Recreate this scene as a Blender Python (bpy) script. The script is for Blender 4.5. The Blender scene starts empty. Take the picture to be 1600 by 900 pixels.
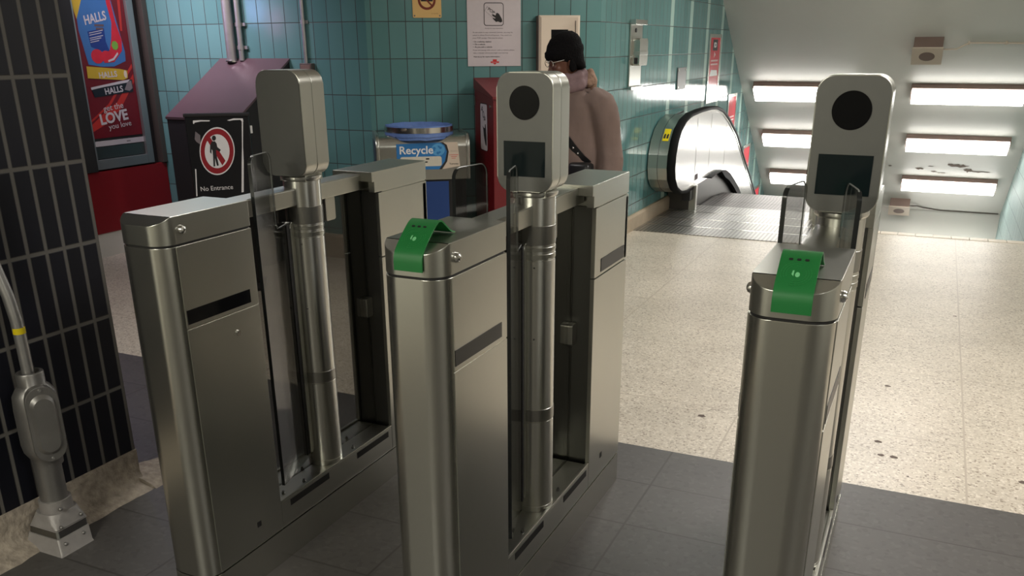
import bpy, bmesh, math, random
from mathutils import Vector, Matrix, noise

C = bpy.context.scene.collection
SC = bpy.context.scene
PI = math.pi
random.seed(7)

# ---------------------------------------------------------------- camera
YAW, PITCH, ROLL, FPX, HC = 0.4321, -0.3650, -0.0044, 1380.4, 1.62
cy, sy = math.cos(YAW), math.sin(YAW)
f0, r0, u0 = Vector((-sy, cy, 0)), Vector((cy, sy, 0)), Vector((0, 0, 1))
fw = f0 * math.cos(PITCH) + u0 * math.sin(PITCH)
uu = u0 * math.cos(PITCH) - f0 * math.sin(PITCH)
rt = r0 * math.cos(ROLL) + uu * math.sin(ROLL)
up = uu * math.cos(ROLL) - r0 * math.sin(ROLL)
cam = bpy.data.objects.new('camera', bpy.data.cameras.new('camera'))
C.objects.link(cam)
cam.matrix_world = Matrix(((rt.x, up.x, -fw.x, 0), (rt.y, up.y, -fw.y, 0), (rt.z, up.z, -fw.z, HC), (0, 0, 0, 1)))
cam.data.sensor_width = 36.0
cam.data.lens = FPX / 1600 * 36
cam.data.shift_y = 150 / 1600
cam.data.clip_start = 0.05
SC.camera = cam
# ---------------------------------------------------------------- light and exposure
w = bpy.data.worlds.new('world'); SC.world = w; w.use_nodes = True
w.node_tree.nodes['Background'].inputs[0].default_value = (0.5, 0.55, 0.6, 1)
w.node_tree.nodes['Background'].inputs[1].default_value = 0.03
LENS_GLOW = 12.0
def area(name, loc, sx, sy_, power, color=(1, .96, .88), rot=(0, 0, 0)):
    l = bpy.data.lights.new(name, 'AREA'); l.shape = 'RECTANGLE'; l.size = sx; l.size_y = sy_
    l.energy = power; l.color = color
    o = bpy.data.objects.new(name, l); C.objects.link(o); o.location = loc; o.rotation_euler = rot
    return o
area('ceiling_lamp', (0.8, 4.0, 2.68), 1.3, 0.35, 78, (1, .955, .90))
area('ceiling_lamp', (-1.3, 6.3, 2.68), 0.35, 1.3, 28, (1, .98, .92))
area('ceiling_lamp', (-0.4, 8.9, 2.68), 1.3, 0.3, 62, (1, .97, .92))  # lamp added out of view to brighten the upper sloping ceiling
lw_ = area('ceiling_lamp', (-5.45, 4.9, 2.66), 0.9, 0.2, 13, (1, .84, .98), (math.radians(46), 0, 0)); lw_.data.spread = math.radians(95)
area('ceiling_lamp', (-3.6, 3.6, 2.68), 1.3, 0.3, 22, (1, .96, .95))
area('ceiling_lamp', (-1.7, -1.5, 2.68), 1.3, 0.3, 98, (1, .97, .84))
area('ceiling_lamp', (1.8, 0.4, 2.68), 1.3, 0.3, 46, (1, .98, .9))
area('screen_lamp', (-6.07, 4.60, 1.95), .22, .22, 2.2, (.35, .45, 1), (0, -PI / 2, 0))
area('screen_lamp', (-6.07, 4.30, 1.86), .26, .18, 1.0, (1, .35, .6), (0, -PI / 2, 0))
vs = SC.view_settings
vs.view_transform = 'Standard'; vs.look = 'None'; vs.exposure = 0.0; vs.gamma = 1.0; vs.use_curve_mapping = False

# ---------------------------------------------------------------- materials
def srgb(r, g, b):
    f = lambda c: c / 12.92 if c <= .04045 else ((c + .055) / 1.055) ** 2.4
    return (f(r / 255), f(g / 255), f(b / 255), 1)
def mat(name, col, rough=.5, metal=0.0, noise_amt=0.0, nscale=8.0, stretch=(1, 1, 1), bump=0.0, spec=.5, emit=0.0, rvar=0.0):
    m = bpy.data.materials.new(name); m.use_nodes = True
    nt = m.node_tree; b = nt.nodes['Principled BSDF']
    if len(col) == 3: col = (*col, 1)
    b.inputs['Base Color'].default_value = col
    b.inputs['Roughness'].default_value = rough; b.inputs['Metallic'].default_value = metal
    b.inputs['Specular IOR Level'].default_value = spec
    if emit:
        b.inputs['Emission Color'].default_value = col; b.inputs['Emission Strength'].default_value = emit
    if noise_amt or bump or rvar:
        tc = nt.nodes.new('ShaderNodeTexCoord'); mp = nt.nodes.new('ShaderNodeMapping'); mp.inputs['Scale'].default_value = stretch
        n = nt.nodes.new('ShaderNodeTexNoise'); n.inputs['Scale'].default_value = nscale; n.inputs['Detail'].default_value = 6
        nt.links.new(tc.outputs['Object'], mp.inputs[0]); nt.links.new(mp.outputs[0], n.inputs['Vector'])
        if noise_amt:
            mx = nt.nodes.new('ShaderNodeMix'); mx.data_type = 'RGBA'
            a = tuple(max(0, c * (1 - noise_amt)) for c in col[:3]) + (1,); z = tuple(min(1, c * (1 + noise_amt)) for c in col[:3]) + (1,)
            mx.inputs[6].default_value = a; mx.inputs[7].default_value = z
            nt.links.new(n.outputs['Fac'], mx.inputs[0]); nt.links.new(mx.outputs[2], b.inputs['Base Color'])
        if rvar:
            mr = nt.nodes.new('ShaderNodeMapRange'); mr.inputs[3].default_value = rough - rvar; mr.inputs[4].default_value = rough + rvar
            nt.links.new(n.outputs['Fac'], mr.inputs[0]); nt.links.new(mr.outputs[0], b.inputs['Roughness'])
        if bump:
            bp = nt.nodes.new('ShaderNodeBump'); bp.inputs['Strength'].default_value = bump; bp.inputs['Distance'].default_value = .01
            nt.links.new(n.outputs['Fac'], bp.inputs['Height']); nt.links.new(bp.outputs[0], b.inputs['Normal'])
    return m
def math_node(nt, op, a, b=None, c=None):
    n = nt.nodes.new('ShaderNodeMath'); n.operation = op
    for i, v in enumerate((a, b, c)):
        if v is None: continue
        if isinstance(v, (int, float)): n.inputs[i].default_value = v
        else: nt.links.new(v, n.inputs[i])
    return n.outputs[0]
def tile_mat(name, c1, c2, grout, tw, th, mortar, rough, u0=0.0, v0=0.0, sheen_stripe=None, bump=.25, spec=.5):
    """stack-bond wall tiles on a UV map measured in metres"""
    m = bpy.data.materials.new(name); m.use_nodes = True
    nt = m.node_tree; b = nt.nodes['Principled BSDF']
    uv = nt.nodes.new('ShaderNodeUVMap'); sp = nt.nodes.new('ShaderNodeSeparateXYZ'); nt.links.new(uv.outputs[0], sp.inputs[0])
    u = math_node(nt, 'DIVIDE', math_node(nt, 'SUBTRACT', sp.outputs[0], u0), tw)
    v = math_node(nt, 'DIVIDE', math_node(nt, 'SUBTRACT', sp.outputs[1], v0), th)
    fu, fv = math_node(nt, 'FLOOR', u), math_node(nt, 'FLOOR', v)
    du = math_node(nt, 'SUBTRACT', u, fu); dv = math_node(nt, 'SUBTRACT', v, fv)
    def edge(d, size):                                  # distance to the nearest joint, metres
        e = math_node(nt, 'MINIMUM', d, math_node(nt, 'SUBTRACT', 1.0, d)); return math_node(nt, 'MULTIPLY', e, size)
    e = math_node(nt, 'MINIMUM', edge(du, tw), edge(dv, th))
    g = nt.nodes.new('ShaderNodeMapRange'); g.inputs[1].default_value = mortar * .4; g.inputs[2].default_value = mortar * .75
    nt.links.new(e, g.inputs[0])
    wn = nt.nodes.new('ShaderNodeTexWhiteNoise'); wn.noise_dimensions = '2D'
    cb = nt.nodes.new('ShaderNodeCombineXYZ'); nt.links.new(fu, cb.inputs[0]); nt.links.new(fv, cb.inputs[1]); nt.links.new(cb.outputs[0], wn.inputs['Vector'])
    mx = nt.nodes.new('ShaderNodeMix'); mx.data_type = 'RGBA'; mx.inputs[6].default_value = c1; mx.inputs[7].default_value = c2
    nt.links.new(wn.outputs['Value'], mx.inputs[0]); col = mx.outputs[2]
    if sheen_stripe:                                          # every n-th tile column painted paler, standing in for reflected ceiling light
        n_, off, start, pale = sheen_stripe
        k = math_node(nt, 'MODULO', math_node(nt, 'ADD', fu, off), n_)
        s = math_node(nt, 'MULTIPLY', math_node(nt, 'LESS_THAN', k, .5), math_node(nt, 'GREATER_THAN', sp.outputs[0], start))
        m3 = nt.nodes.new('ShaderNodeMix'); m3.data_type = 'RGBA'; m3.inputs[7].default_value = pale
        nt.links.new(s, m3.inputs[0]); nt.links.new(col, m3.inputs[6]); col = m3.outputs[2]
    m2 = nt.nodes.new('ShaderNodeMix'); m2.data_type = 'RGBA'; m2.inputs[6].default_value = grout
    nt.links.new(g.outputs[0], m2.inputs[0]); nt.links.new(col, m2.inputs[7]); nt.links.new(m2.outputs[2], b.inputs['Base Color'])
    mr = nt.nodes.new('ShaderNodeMapRange'); mr.inputs[3].default_value = .8; mr.inputs[4].default_value = rough
    nt.links.new(g.outputs[0], mr.inputs[0]); nt.links.new(mr.outputs[0], b.inputs['Roughness'])
    b.inputs['Specular IOR Level'].default_value = spec
    # each tile sits a touch out of plane + joints sunk
    nz = nt.nodes.new('ShaderNodeTexNoise'); nz.inputs['Scale'].default_value = 7; nz.inputs['Detail'].default_value = 2; nt.links.new(uv.outputs[0], nz.inputs['Vector'])
    tilt = math_node(nt, 'MULTIPLY', math_node(nt, 'SUBTRACT', wn.outputs['Value'], .5), du)
    h = math_node(nt, 'ADD', math_node(nt, 'ADD', g.outputs[0], math_node(nt, 'MULTIPLY', tilt, .5)), math_node(nt, 'MULTIPLY', nz.outputs['Fac'], .35))
    bp = nt.nodes.new('ShaderNodeBump'); bp.inputs['Strength'].default_value = bump; bp.inputs['Distance'].default_value = .004
    nt.links.new(h, bp.inputs['Height']); nt.links.new(bp.outputs[0], b.inputs['Normal'])
    return m
def floor_mat(name, c1, c2, speck, joint, px, py, x0, y0, jw, rough, scale, bump=.05):
    m = bpy.data.materials.new(name); m.use_nodes = True
    nt = m.node_tree; b = nt.nodes['Principled BSDF']
    tc = nt.nodes.new('ShaderNodeTexCoord'); sp = nt.nodes.new('ShaderNodeSeparateXYZ'); nt.links.new(tc.outputs['Object'], sp.inputs[0])
    def edge(o, p, s):
        u = math_node(nt, 'DIVIDE', math_node(nt, 'SUBTRACT', o, s), p); d = math_node(nt, 'SUBTRACT', u, math_node(nt, 'FLOOR', u))
        return math_node(nt, 'MULTIPLY', math_node(nt, 'MINIMUM', d, math_node(nt, 'SUBTRACT', 1.0, d)), p)
    e = math_node(nt, 'MINIMUM', edge(sp.outputs[0], px, x0), edge(sp.outputs[1], py, y0))
    g = nt.nodes.new('ShaderNodeMapRange'); g.inputs[1].default_value = jw * .3; g.inputs[2].default_value = jw * .7; nt.links.new(e, g.inputs[0])
    vo = nt.nodes.new('ShaderNodeTexVoronoi'); vo.inputs['Scale'].default_value = scale; nt.links.new(tc.outputs['Object'], vo.inputs['Vector'])
    sx = nt.nodes.new('ShaderNodeSeparateColor'); nt.links.new(vo.outputs['Color'], sx.inputs[0])
    n2 = nt.nodes.new('ShaderNodeTexNoise'); n2.inputs['Scale'].default_value = 2.2; n2.inputs['Detail'].default_value = 5; nt.links.new(tc.outputs['Object'], n2.inputs['Vector'])
    rp = nt.nodes.new('ShaderNodeValToRGB'); rp.color_ramp.elements[0].position = .0; rp.color_ramp.elements[0].color = speck
    rp.color_ramp.elements[1].position = .2; rp.color_ramp.elements[1].color = c1
    e3 = rp.color_ramp.elements.new(.75); e3.color = c1; e4 = rp.color_ramp.elements.new(.95); e4.color = c2
    nt.links.new(sx.outputs[0], rp.inputs[0])
    mm = nt.nodes.new('ShaderNodeMix'); mm.data_type = 'RGBA'; mm.blend_type = 'MULTIPLY'; mm.inputs[0].default_value = .5
    r2 = nt.nodes.new('ShaderNodeMapRange'); r2.inputs[1].default_value = .3; r2.inputs[2].default_value = .7; r2.inputs[3].default_value = .72; r2.inputs[4].default_value = 1.05
    nt.links.new(n2.outputs['Fac'], r2.inputs[0]); nt.links.new(rp.outputs[0], mm.inputs[6]); nt.links.new(r2.outputs[0], mm.inputs[7])
    mj = nt.nodes.new('ShaderNodeMix'); mj.data_type = 'RGBA'; mj.inputs[6].default_value = joint
    nt.links.new(g.outputs[0], mj.inputs[0]); nt.links.new(mm.outputs[2], mj.inputs[7]); nt.links.new(mj.outputs[2], b.inputs['Base Color'])
    b.inputs['Roughness'].default_value = rough
    bp = nt.nodes.new('ShaderNodeBump'); bp.inputs['Strength'].default_value = bump; bp.inputs['Distance'].default_value = .003
    nt.links.new(g.outputs[0], bp.inputs['Height']); nt.links.new(bp.outputs[0], b.inputs['Normal'])
    return m
def glass_mat(name, tint, rough=.04, base=.035):
    m = bpy.data.materials.new(name); m.use_nodes = True; nt = m.node_tree
    nt.nodes.remove(nt.nodes['Principled BSDF']); out = nt.nodes['Material Output']
    t = nt.nodes.new('ShaderNodeBsdfTransparent'); t.inputs[0].default_value = (*tint, 1)
    g = nt.nodes.new('ShaderNodeBsdfGlossy'); g.inputs['Roughness'].default_value = rough
    lw = nt.nodes.new('ShaderNodeLayerWeight'); lw.inputs[0].default_value = .5
    fr = math_node(nt, 'ADD', math_node(nt, 'MULTIPLY', math_node(nt, 'POWER', lw.outputs['Facing'], 5.0), .7), base)
    mx = nt.nodes.new('ShaderNodeMixShader'); nt.links.new(fr, mx.inputs[0]); nt.links.new(t.outputs[0], mx.inputs[1]); nt.links.new(g.outputs[0], mx.inputs[2])
    nt.links.new(mx.outputs[0], out.inputs[0])
    return m
def groove_mat(name, col, pitch, rough=.3, metal=.9, axis=0, depth=.45):
    m = mat(name, col, rough, metal); nt = m.node_tree; b = nt.nodes['Principled BSDF']
    tc = nt.nodes.new('ShaderNodeTexCoord'); sp = nt.nodes.new('ShaderNodeSeparateXYZ'); nt.links.new(tc.outputs['Object'], sp.inputs[0])
    s = math_node(nt, 'SINE', math_node(nt, 'MULTIPLY', sp.outputs[axis], 2 * PI / pitch))
    mr = nt.nodes.new('ShaderNodeMapRange'); mr.inputs[1].default_value = -.4; mr.inputs[2].default_value = .1; nt.links.new(s, mr.inputs[0])
    mx = nt.nodes.new('ShaderNodeMix'); mx.data_type = 'RGBA'; mx.inputs[6].default_value = tuple(c * .6 for c in col[:3]) + (1,); mx.inputs[7].default_value = col
    nt.links.new(mr.outputs[0], mx.inputs[0]); nt.links.new(mx.outputs[2], b.inputs['Base Color'])
    bp = nt.nodes.new('ShaderNodeBump'); bp.inputs['Strength'].default_value = depth; bp.inputs['Distance'].default_value = .004
    nt.links.new(mr.outputs[0], bp.inputs['Height']); nt.links.new(bp.outputs[0], b.inputs['Normal'])
    return m

M = {}
M['steel'] = mat('brushed_steel', (.56, .56, .515), .30, 1, .05, 3)
M['steel_v'] = mat('brushed_steel_grain', (.60, .595, .545), .27, 1, .05, 2.5)
M['post_steel'] = mat('turned_steel', (.66, .655, .61), .30, 1, .04, 2.5)
def aniso(m, amt):
    nt = m.node_tree; b = nt.nodes['Principled BSDF']; t = nt.nodes.new('ShaderNodeTangent'); t.direction_type = 'RADIAL'; t.axis = 'Z'
    b.inputs['Anisotropic'].default_value = amt; b.inputs['Anisotropic Rotation'].default_value = .25; nt.links.new(t.outputs[0], b.inputs['Tangent'])
aniso(M['post_steel'], .75)
M['steel_dark'] = mat('dull_steel', (.21, .21, .20), .38, 1, .06, 4)
M['steel_bright'] = mat('bright_steel', (.72, .71, .68), .22, 1, .04, 3)
M['panel_steel'] = mat('balustrade_steel', (.66, .655, .645), .24, 1, .06, 2)
M['head_steel'] = mat('bead_blasted_steel', (.225, .225, .214), .55, 1, .03, 40)
M['band'] = mat('film_band', (.40, .395, .37), .33, 1, .06, 4)
M['skirt'] = mat('dark_skirt_metal', (.085, .08, .075), .42, .7, .08, 4)
M['black'] = mat('black_plastic', (.012, .012, .013), .35)
M['blackmatte'] = mat('black_matte', (.014, .013, .013), .7)
M['blackgloss'] = mat('black_gloss', (.006, .006, .007), .06, spec=.12)
M['screen'] = mat('dark_screen', (.009, .016, .018), .12, spec=.2)
M['green'] = mat('green_plastic', srgb(34, 122, 60), .38, spec=.45)
M['white'] = mat('white_print', (.80, .78, .76), .6)
M['paper'] = mat('white_paper', srgb(206, 196, 198), .7, noise_amt=.04, nscale=30)
M['ink'] = mat('black_ink', (.02, .018, .018), .7)
M['ink_grey'] = mat('grey_ink', srgb(120, 112, 114), .8)
M['red_ink'] = mat('red_ink', srgb(200, 40, 40), .6)
M['sign_red'] = mat('sign_red', srgb(150, 32, 40), .5)
M['red'] = mat('red_panel', srgb(128, 14, 24), .5, noise_amt=.06, nscale=5)
M['redbox'] = mat('red_paint', srgb(108, 19, 26), .4, noise_amt=.05, nscale=6)
M['cream'] = mat('cream_paint', srgb(206, 190, 172), .45)
M['sign_yellow'] = mat('sign_yellow', srgb(226, 186, 118), .5)
M['brown_ink'] = mat('brown_ink', srgb(120, 46, 28), .6)
M['galv'] = mat('grey_painted_metal', (.27, .26, .25), .42, .75, .18, 14, bump=.12)
M['galv_rough'] = mat('thick_grey_paint', (.33, .31, .30), .5, .3, .2, 25, bump=.5)
M['conduit'] = mat('galvanised_conduit', (.45, .44, .43), .4, .8, .15, 20)
M['yellow'] = mat('yellow_tape', srgb(232, 208, 20), .45)
M['plaster'] = mat('worn_plaster', srgb(164, 153, 140), .85, noise_amt=.65, nscale=34, bump=1.0)
M['wallpaint'] = mat('pale_wall_paint', (.60, .59, .53), .7, noise_amt=.06, nscale=3)
M['ceiling'] = mat('ceiling_paint', (.66, .65, .60), .42, noise_amt=.05, nscale=2.5, bump=.06)
M['skirting'] = mat('stone_skirting', srgb(176, 160, 138), .5, noise_amt=.2, nscale=9)
M['peel'] = mat('peeled_paint', srgb(112, 96, 84), .8, noise_amt=.3, nscale=40)
M['lens'] = mat('lamp_lens', (1, .975, .93), .4, emit=LENS_GLOW)
M['lamp_housing'] = mat('lamp_housing', srgb(118, 98, 88), .5, noise_amt=.1)
M['mauve'] = mat('mauve_painted_lid', srgb(92, 73, 78), .38, noise_amt=.08, nscale=5)
M['alu'] = mat('aluminium_frame', (.36, .37, .37), .4, .8, .06, 6)
M['brownsteel'] = mat('bronze_trim', (.13, .11, .095), .45, .6)
M['poster_white'] = mat('poster_white', srgb(188, 182, 184), .5)
M['poster_red'] = mat('poster_red', srgb(104, 12, 26), .4, noise_amt=.35, nscale=4, stretch=(1, 1, .5))
M['poster_glow'] = mat('poster_orange_red', srgb(176, 44, 38), .4, noise_amt=.2, nscale=6)
M['bag_blue'] = mat('bag_blue', srgb(58, 104, 160), .35, noise_amt=.12, nscale=7)
M['bag_dark'] = mat('bag_dark_blue', srgb(30, 52, 120), .4)
M['bag_red'] = mat('bag_red', srgb(190, 30, 50), .35, noise_amt=.2, nscale=18)
M['bag_green'] = mat('bag_green', srgb(110, 160, 60), .4)
M['pack_yellow'] = mat('pack_yellow', srgb(186, 156, 44), .4, noise_amt=.12, nscale=9)
M['pack_black'] = mat('pack_black', srgb(26, 28, 36), .35)
M['blue'] = mat('recycle_blue', srgb(44, 116, 178), .4)
M['blue_light'] = mat('recycle_light_blue', srgb(84, 156, 206), .4)
M['bin_blue'] = mat('bin_blue', srgb(28, 62, 122), .4)
M['bag_plastic'] = mat('blue_bin_liner', srgb(104, 132, 190), .25, noise_amt=.25, nscale=20, bump=.5)
M['rubber'] = mat('handrail_rubber', (.008, .008, .008), .6, spec=.12)
M['groove'] = groove_mat('grooved_plate', (.46, .45, .42, 1), .036, .33)
M['step'] = groove_mat('step_tread', (.22, .205, .19, 1), .036, .4)
M['ad_red'] = mat('ad_red', srgb(206, 56, 70), .25)
M['ad_pale'] = mat('ad_pale', srgb(226, 186, 186), .25)
M['coat'] = mat('beige_wool_coat', srgb(116, 98, 91), .9, noise_amt=.12, nscale=14, bump=.3)
M['hat'] = mat('black_knit', (.006, .0055, .006), .95, spec=.1, noise_amt=.3, nscale=90, bump=.6)
M['skin'] = mat('brown_skin', srgb(98, 60, 44), .5, noise_amt=.08, nscale=30)
M['scarf'] = mat('mauve_scarf', srgb(124, 102, 104), .9, noise_amt=.25, nscale=25, bump=.6)
M['fur'] = mat('tan_fur', srgb(150, 122, 104), .95, noise_amt=.35, nscale=60, bump=1)
M['trouser'] = mat('dark_trousers', (.02, .02, .025), .8)
M['eye'] = mat('eye', (.05, .04, .035), .2)
M['lip'] = mat('lip', srgb(104, 52, 46), .5)
M['paddle_glass'] = glass_mat('smoked_paddle_glass', (.66, .66, .65), .08, .065)
M['fixed_glass'] = glass_mat('smoked_fixed_glass', (.54, .535, .515))
M['edge_light'] = mat('light_glass_edge', (.30, .31, .30), .2)
M['glass_edge'] = mat('dark_glass_edge', (.02, .022, .022), .15)
TW, TH = .1265, .2600
teal = dict(c1=srgb(86, 128, 127), c2=srgb(98, 140, 139), grout=srgb(56, 66, 64), tw=TW, th=TH, mortar=.0055, v0=1.016 - 4 * TH)
M['tile_back'] = tile_mat('teal_wall_tile', **teal, rough=.17, u0=0.0)
M['tile_left'] = tile_mat('teal_wall_tile_left', **{**teal, 'tw': .131}, rough=.17, u0=.05)
M['tile_esc'] = tile_mat('teal_wall_tile_escalator', **teal, rough=.10, u0=7.0, sheen_stripe=(6, 2, 9.0, srgb(176, 206, 196)), bump=.35)
M['tile_pale'] = tile_mat('pale_wall_tile', srgb(140, 160, 158), srgb(152, 172, 168), srgb(96, 106, 104), .12, .26, .005, .6, spec=.3)
M['tile_dark'] = tile_mat('navy_wall_tile', srgb(13, 14, 24), srgb(19, 20, 31), srgb(104, 101, 97), .0708, .2822, .0115, .5, u0=2.255, v0=.124, spec=.3, bump=.5)
M['terrazzo'] = floor_mat('terrazzo', srgb(200, 190, 174), srgb(222, 213, 198), srgb(140, 127, 113), srgb(176, 165, 150), .962, .888, .322, 4.845, .008, .34, 120)
M['slate'] = floor_mat('slate_tile', srgb(80, 77, 75), srgb(86, 83, 81), srgb(72, 69, 67), srgb(60, 57, 54), .664, .334, -.81, 3.058, .008, .45, 60)
M['gum'] = mat('floor_gum', srgb(92, 78, 70), .7)

# ---------------------------------------------------------------- mesh helpers
class MB:
    def __init__(s): s.bm = bmesh.new()
    def box(s, x0, x1, y0, y1, z0, z1, bev=0.0, seg=2):
        vs_ = [s.bm.verts.new(p) for p in ((x0, y0, z0), (x1, y0, z0), (x1, y1, z0), (x0, y1, z0), (x0, y0, z1), (x1, y0, z1), (x1, y1, z1), (x0, y1, z1))]
        fs = [s.bm.faces.new([vs_[i] for i in q]) for q in ((3, 2, 1, 0), (4, 5, 6, 7), (0, 1, 5, 4), (1, 2, 6, 5), (2, 3, 7, 6), (3, 0, 4, 7))]
        if bev:
            es = list({e for f in fs for e in f.edges})
            bmesh.ops.bevel(s.bm, geom=es, offset=bev, segments=seg, profile=.5, affect='EDGES')
        return s
    def prism(s, pts, fn, a, b, bev=0.0):
        """pts: closed 2D outline; fn(p,q,t) -> 3D; extruded t=a..b"""
        A = [s.bm.verts.new(fn(p, q, a)) for p, q in pts]; B = [s.bm.verts.new(fn(p, q, b)) for p, q in pts]
        n = len(pts); fs = [s.bm.faces.new(A[::-1]), s.bm.faces.new(B)]
        for i in range(n): fs.append(s.bm.faces.new((A[i], A[(i + 1) % n], B[(i + 1) % n], B[i])))
        if bev:
            es = list(fs[0].edges) + list(fs[1].edges)
            bmesh.ops.bevel(s.bm, geom=es, offset=bev, segments=2, profile=.5, affect='EDGES')
        return s
    def loft(s, rings, cap=True, close=False):
        R_ = [[s.bm.verts.new(p) for p in r] for r in rings]; n = len(R_[0])
        last = len(R_) if close else len(R_) - 1
        for i in range(last):
            a, b = R_[i], R_[(i + 1) % len(R_)]
            for j in range(n): s.bm.faces.new((a[j], a[(j + 1) % n], b[(j + 1) % n], b[j]))
        if cap and not close:
            s.bm.faces.new(R_[0][::-1]); s.bm.faces.new(R_[-1])
        return s
    def tube(s, path, r, seg=14, cap=True):
        path = [Vector(p) for p in path]; rings = []; ref = None
        for i, p in enumerate(path):
            t = (path[min(i + 1, len(path) - 1)] - path[max(i - 1, 0)]).normalized()
            if ref is None: ref = Vector((1, 0, 0)) if abs(t.x) < .8 else Vector((0, 1, 0))
            a = (ref - t * ref.dot(t)).normalized(); ref = a; b = t.cross(a)
            rr = r[i] if isinstance(r, (list, tuple)) else r
            rings.append([p + (a * math.cos(k * 2 * PI / seg) + b * math.sin(k * 2 * PI / seg)) * rr for k in range(seg)])
        return s.loft(rings, cap)
    def lathe(s, prof, c=(0, 0), seg=32):
        rings = [[Vector((c[0] + r * math.cos(k * 2 * PI / seg), c[1] + r * math.sin(k * 2 * PI / seg), z)) for k in range(seg)] for r, z in prof]
        return s.loft(rings)
    def disc(s, c, a, b, ra, rb, seg=24):
        c, a, b = Vector(c), Vector(a), Vector(b)
        s.bm.faces.new([s.bm.verts.new(c + a * ra * math.cos(k * 2 * PI / seg) + b * rb * math.sin(k * 2 * PI / seg)) for k in range(seg)]); return s
    def poly(s, pts): s.bm.faces.new([s.bm.verts.new(p) for p in pts]); return s
    def ellipsoid(s, c, rx, ry, rz, seg=20, rings=12):
        m_ = Matrix.Translation(c) @ Matrix.Diagonal((rx, ry, rz, 1))
        bmesh.ops.create_uvsphere(s.bm, u_segments=seg, v_segments=rings, radius=1, matrix=m_); return s
    def build(s, name, m, parent=None, smooth=30, recalc=True):
        if recalc: bmesh.ops.recalc_face_normals(s.bm, faces=s.bm.faces)
        me = bpy.data.meshes.new(name); s.bm.to_mesh(me); s.bm.free()
        me.materials.append(m)
        for p in me.polygons: p.use_smooth = smooth > 0
        if smooth: me.set_sharp_from_angle(angle=math.radians(smooth))
        o = bpy.data.objects.new(name, me); C.objects.link(o)
        if parent: o.parent = parent
        if 0 < smooth <= 40:
            wn = o.modifiers.new('flat_faces', 'WEIGHTED_NORMAL'); wn.weight = 100; wn.keep_sharp = True
        return o
def rrect(x0, x1, y0, y1, r, seg=6):
    out = []
    for cx_, cy_, a in ((x1 - r, y0 + r, -PI / 2), (x1 - r, y1 - r, 0), (x0 + r, y1 - r, PI / 2), (x0 + r, y0 + r, PI)):
        for k in range(seg + 1): out.append((cx_ + r * math.cos(a + k * PI / 2 / seg), cy_ + r * math.sin(a + k * PI / 2 / seg)))
    return out
def thing(name, label, cat, loc=(0, 0, 0), rotz=0.0, group=None):
    o = bpy.data.objects.new(name, None); C.objects.link(o); o.empty_display_size = .1
    o.location = loc; o.rotation_euler = (0, 0, rotz)
    return tag(o, label, cat, group)
def tag(o, label, cat, group=None):
    o['label'] = label; o['category'] = cat
    if group: o['group'] = group
    return o
def struct(o): o['kind'] = 'structure'; return o
def quad_uv(name, m, quads, parent=None):
    """quads: list of (4 points, 4 uvs)"""
    bm = bmesh.new(); uvl = bm.loops.layers.uv.new('UVMap')
    for pts, uvs in quads:
        f = bm.faces.new([bm.verts.new(p) for p in pts])
        for l, q in zip(f.loops, uvs): l[uvl].uv = q
    me = bpy.data.meshes.new(name); bm.to_mesh(me); bm.free(); me.materials.append(m)
    o = bpy.data.objects.new(name, me); C.objects.link(o)
    if parent: o.parent = parent
    return o
class Plane:
    """a flat face in the place: origin, unit u, unit v, outward normal n"""
    def __init__(s, o, u, v, n): s.o, s.u, s.v, s.n = Vector(o), Vector(u), Vector(v), Vector(n)
    def __call__(s, a, b, h=0.0): return s.o + s.u * a + s.v * b + s.n * h
    def fn(s): return lambda p, q, t: s(p, q, t)
    def slab(s, mb, pts, h0, h1, bev=0.0): return mb.prism(pts, s.fn(), h0, h1, bev)
    def M(s, a, b, h, ang=0.0):
        ca, sa = math.cos(ang), math.sin(ang); u = s.u * ca + s.v * sa; v = s.v * ca - s.u * sa; p = s(a, b, h)
        return Matrix(((u.x, v.x, s.n.x, p.x), (u.y, v.y, s.n.y, p.y), (u.z, v.z, s.n.z, p.z), (0, 0, 0, 1)))
def text(pl, a, b, h, body, size, m, parent, name='lettering', width=None, align='CENTER', ang=0.0, bold=0.0, shear=0.0, thick=.0004):
    cu = bpy.data.curves.new('t', 'FONT'); cu.body = body; cu.size = 1; cu.align_x = 'LEFT'; cu.align_y = 'BOTTOM_BASELINE'
    cu.offset = bold; cu.shear = shear; cu.extrude = thick / size; cu.resolution_u = 3
    t = bpy.data.objects.new('t', cu); C.objects.link(t)
    bpy.context.view_layer.update()
    me = bpy.data.meshes.new_from_object(t.evaluated_get(bpy.context.evaluated_depsgraph_get()))
    bpy.data.objects.remove(t); bpy.data.curves.remove(cu)
    xs = [v.co.x for v in me.vertices]; x0, x1 = min(xs), max(xs)
    sxx = (width / (x1 - x0)) if width else size
    off = {'LEFT': 0, 'CENTER': .5, 'RIGHT': 1}[align]
    mm = pl.M(a, b, h, ang) @ Matrix.Diagonal((sxx, size, size, 1)) @ Matrix.Translation((-x0 - off * (x1 - x0), 0, 0))
    me.transform(mm); me.materials.clear(); me.materials.append(m); me.name = name
    o = bpy.data.objects.new(name, me); C.objects.link(o)
    if parent: o.parent = parent
    return o

# ================================================================ SETTING
XW = -2.458                                     # escalator wall
SL = .66                                        # fall of the sloping ceiling
YC = 10.33; ZC = 2.75
def ceil_z(y): return 2.118 - SL * (y - 11.29)
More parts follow.
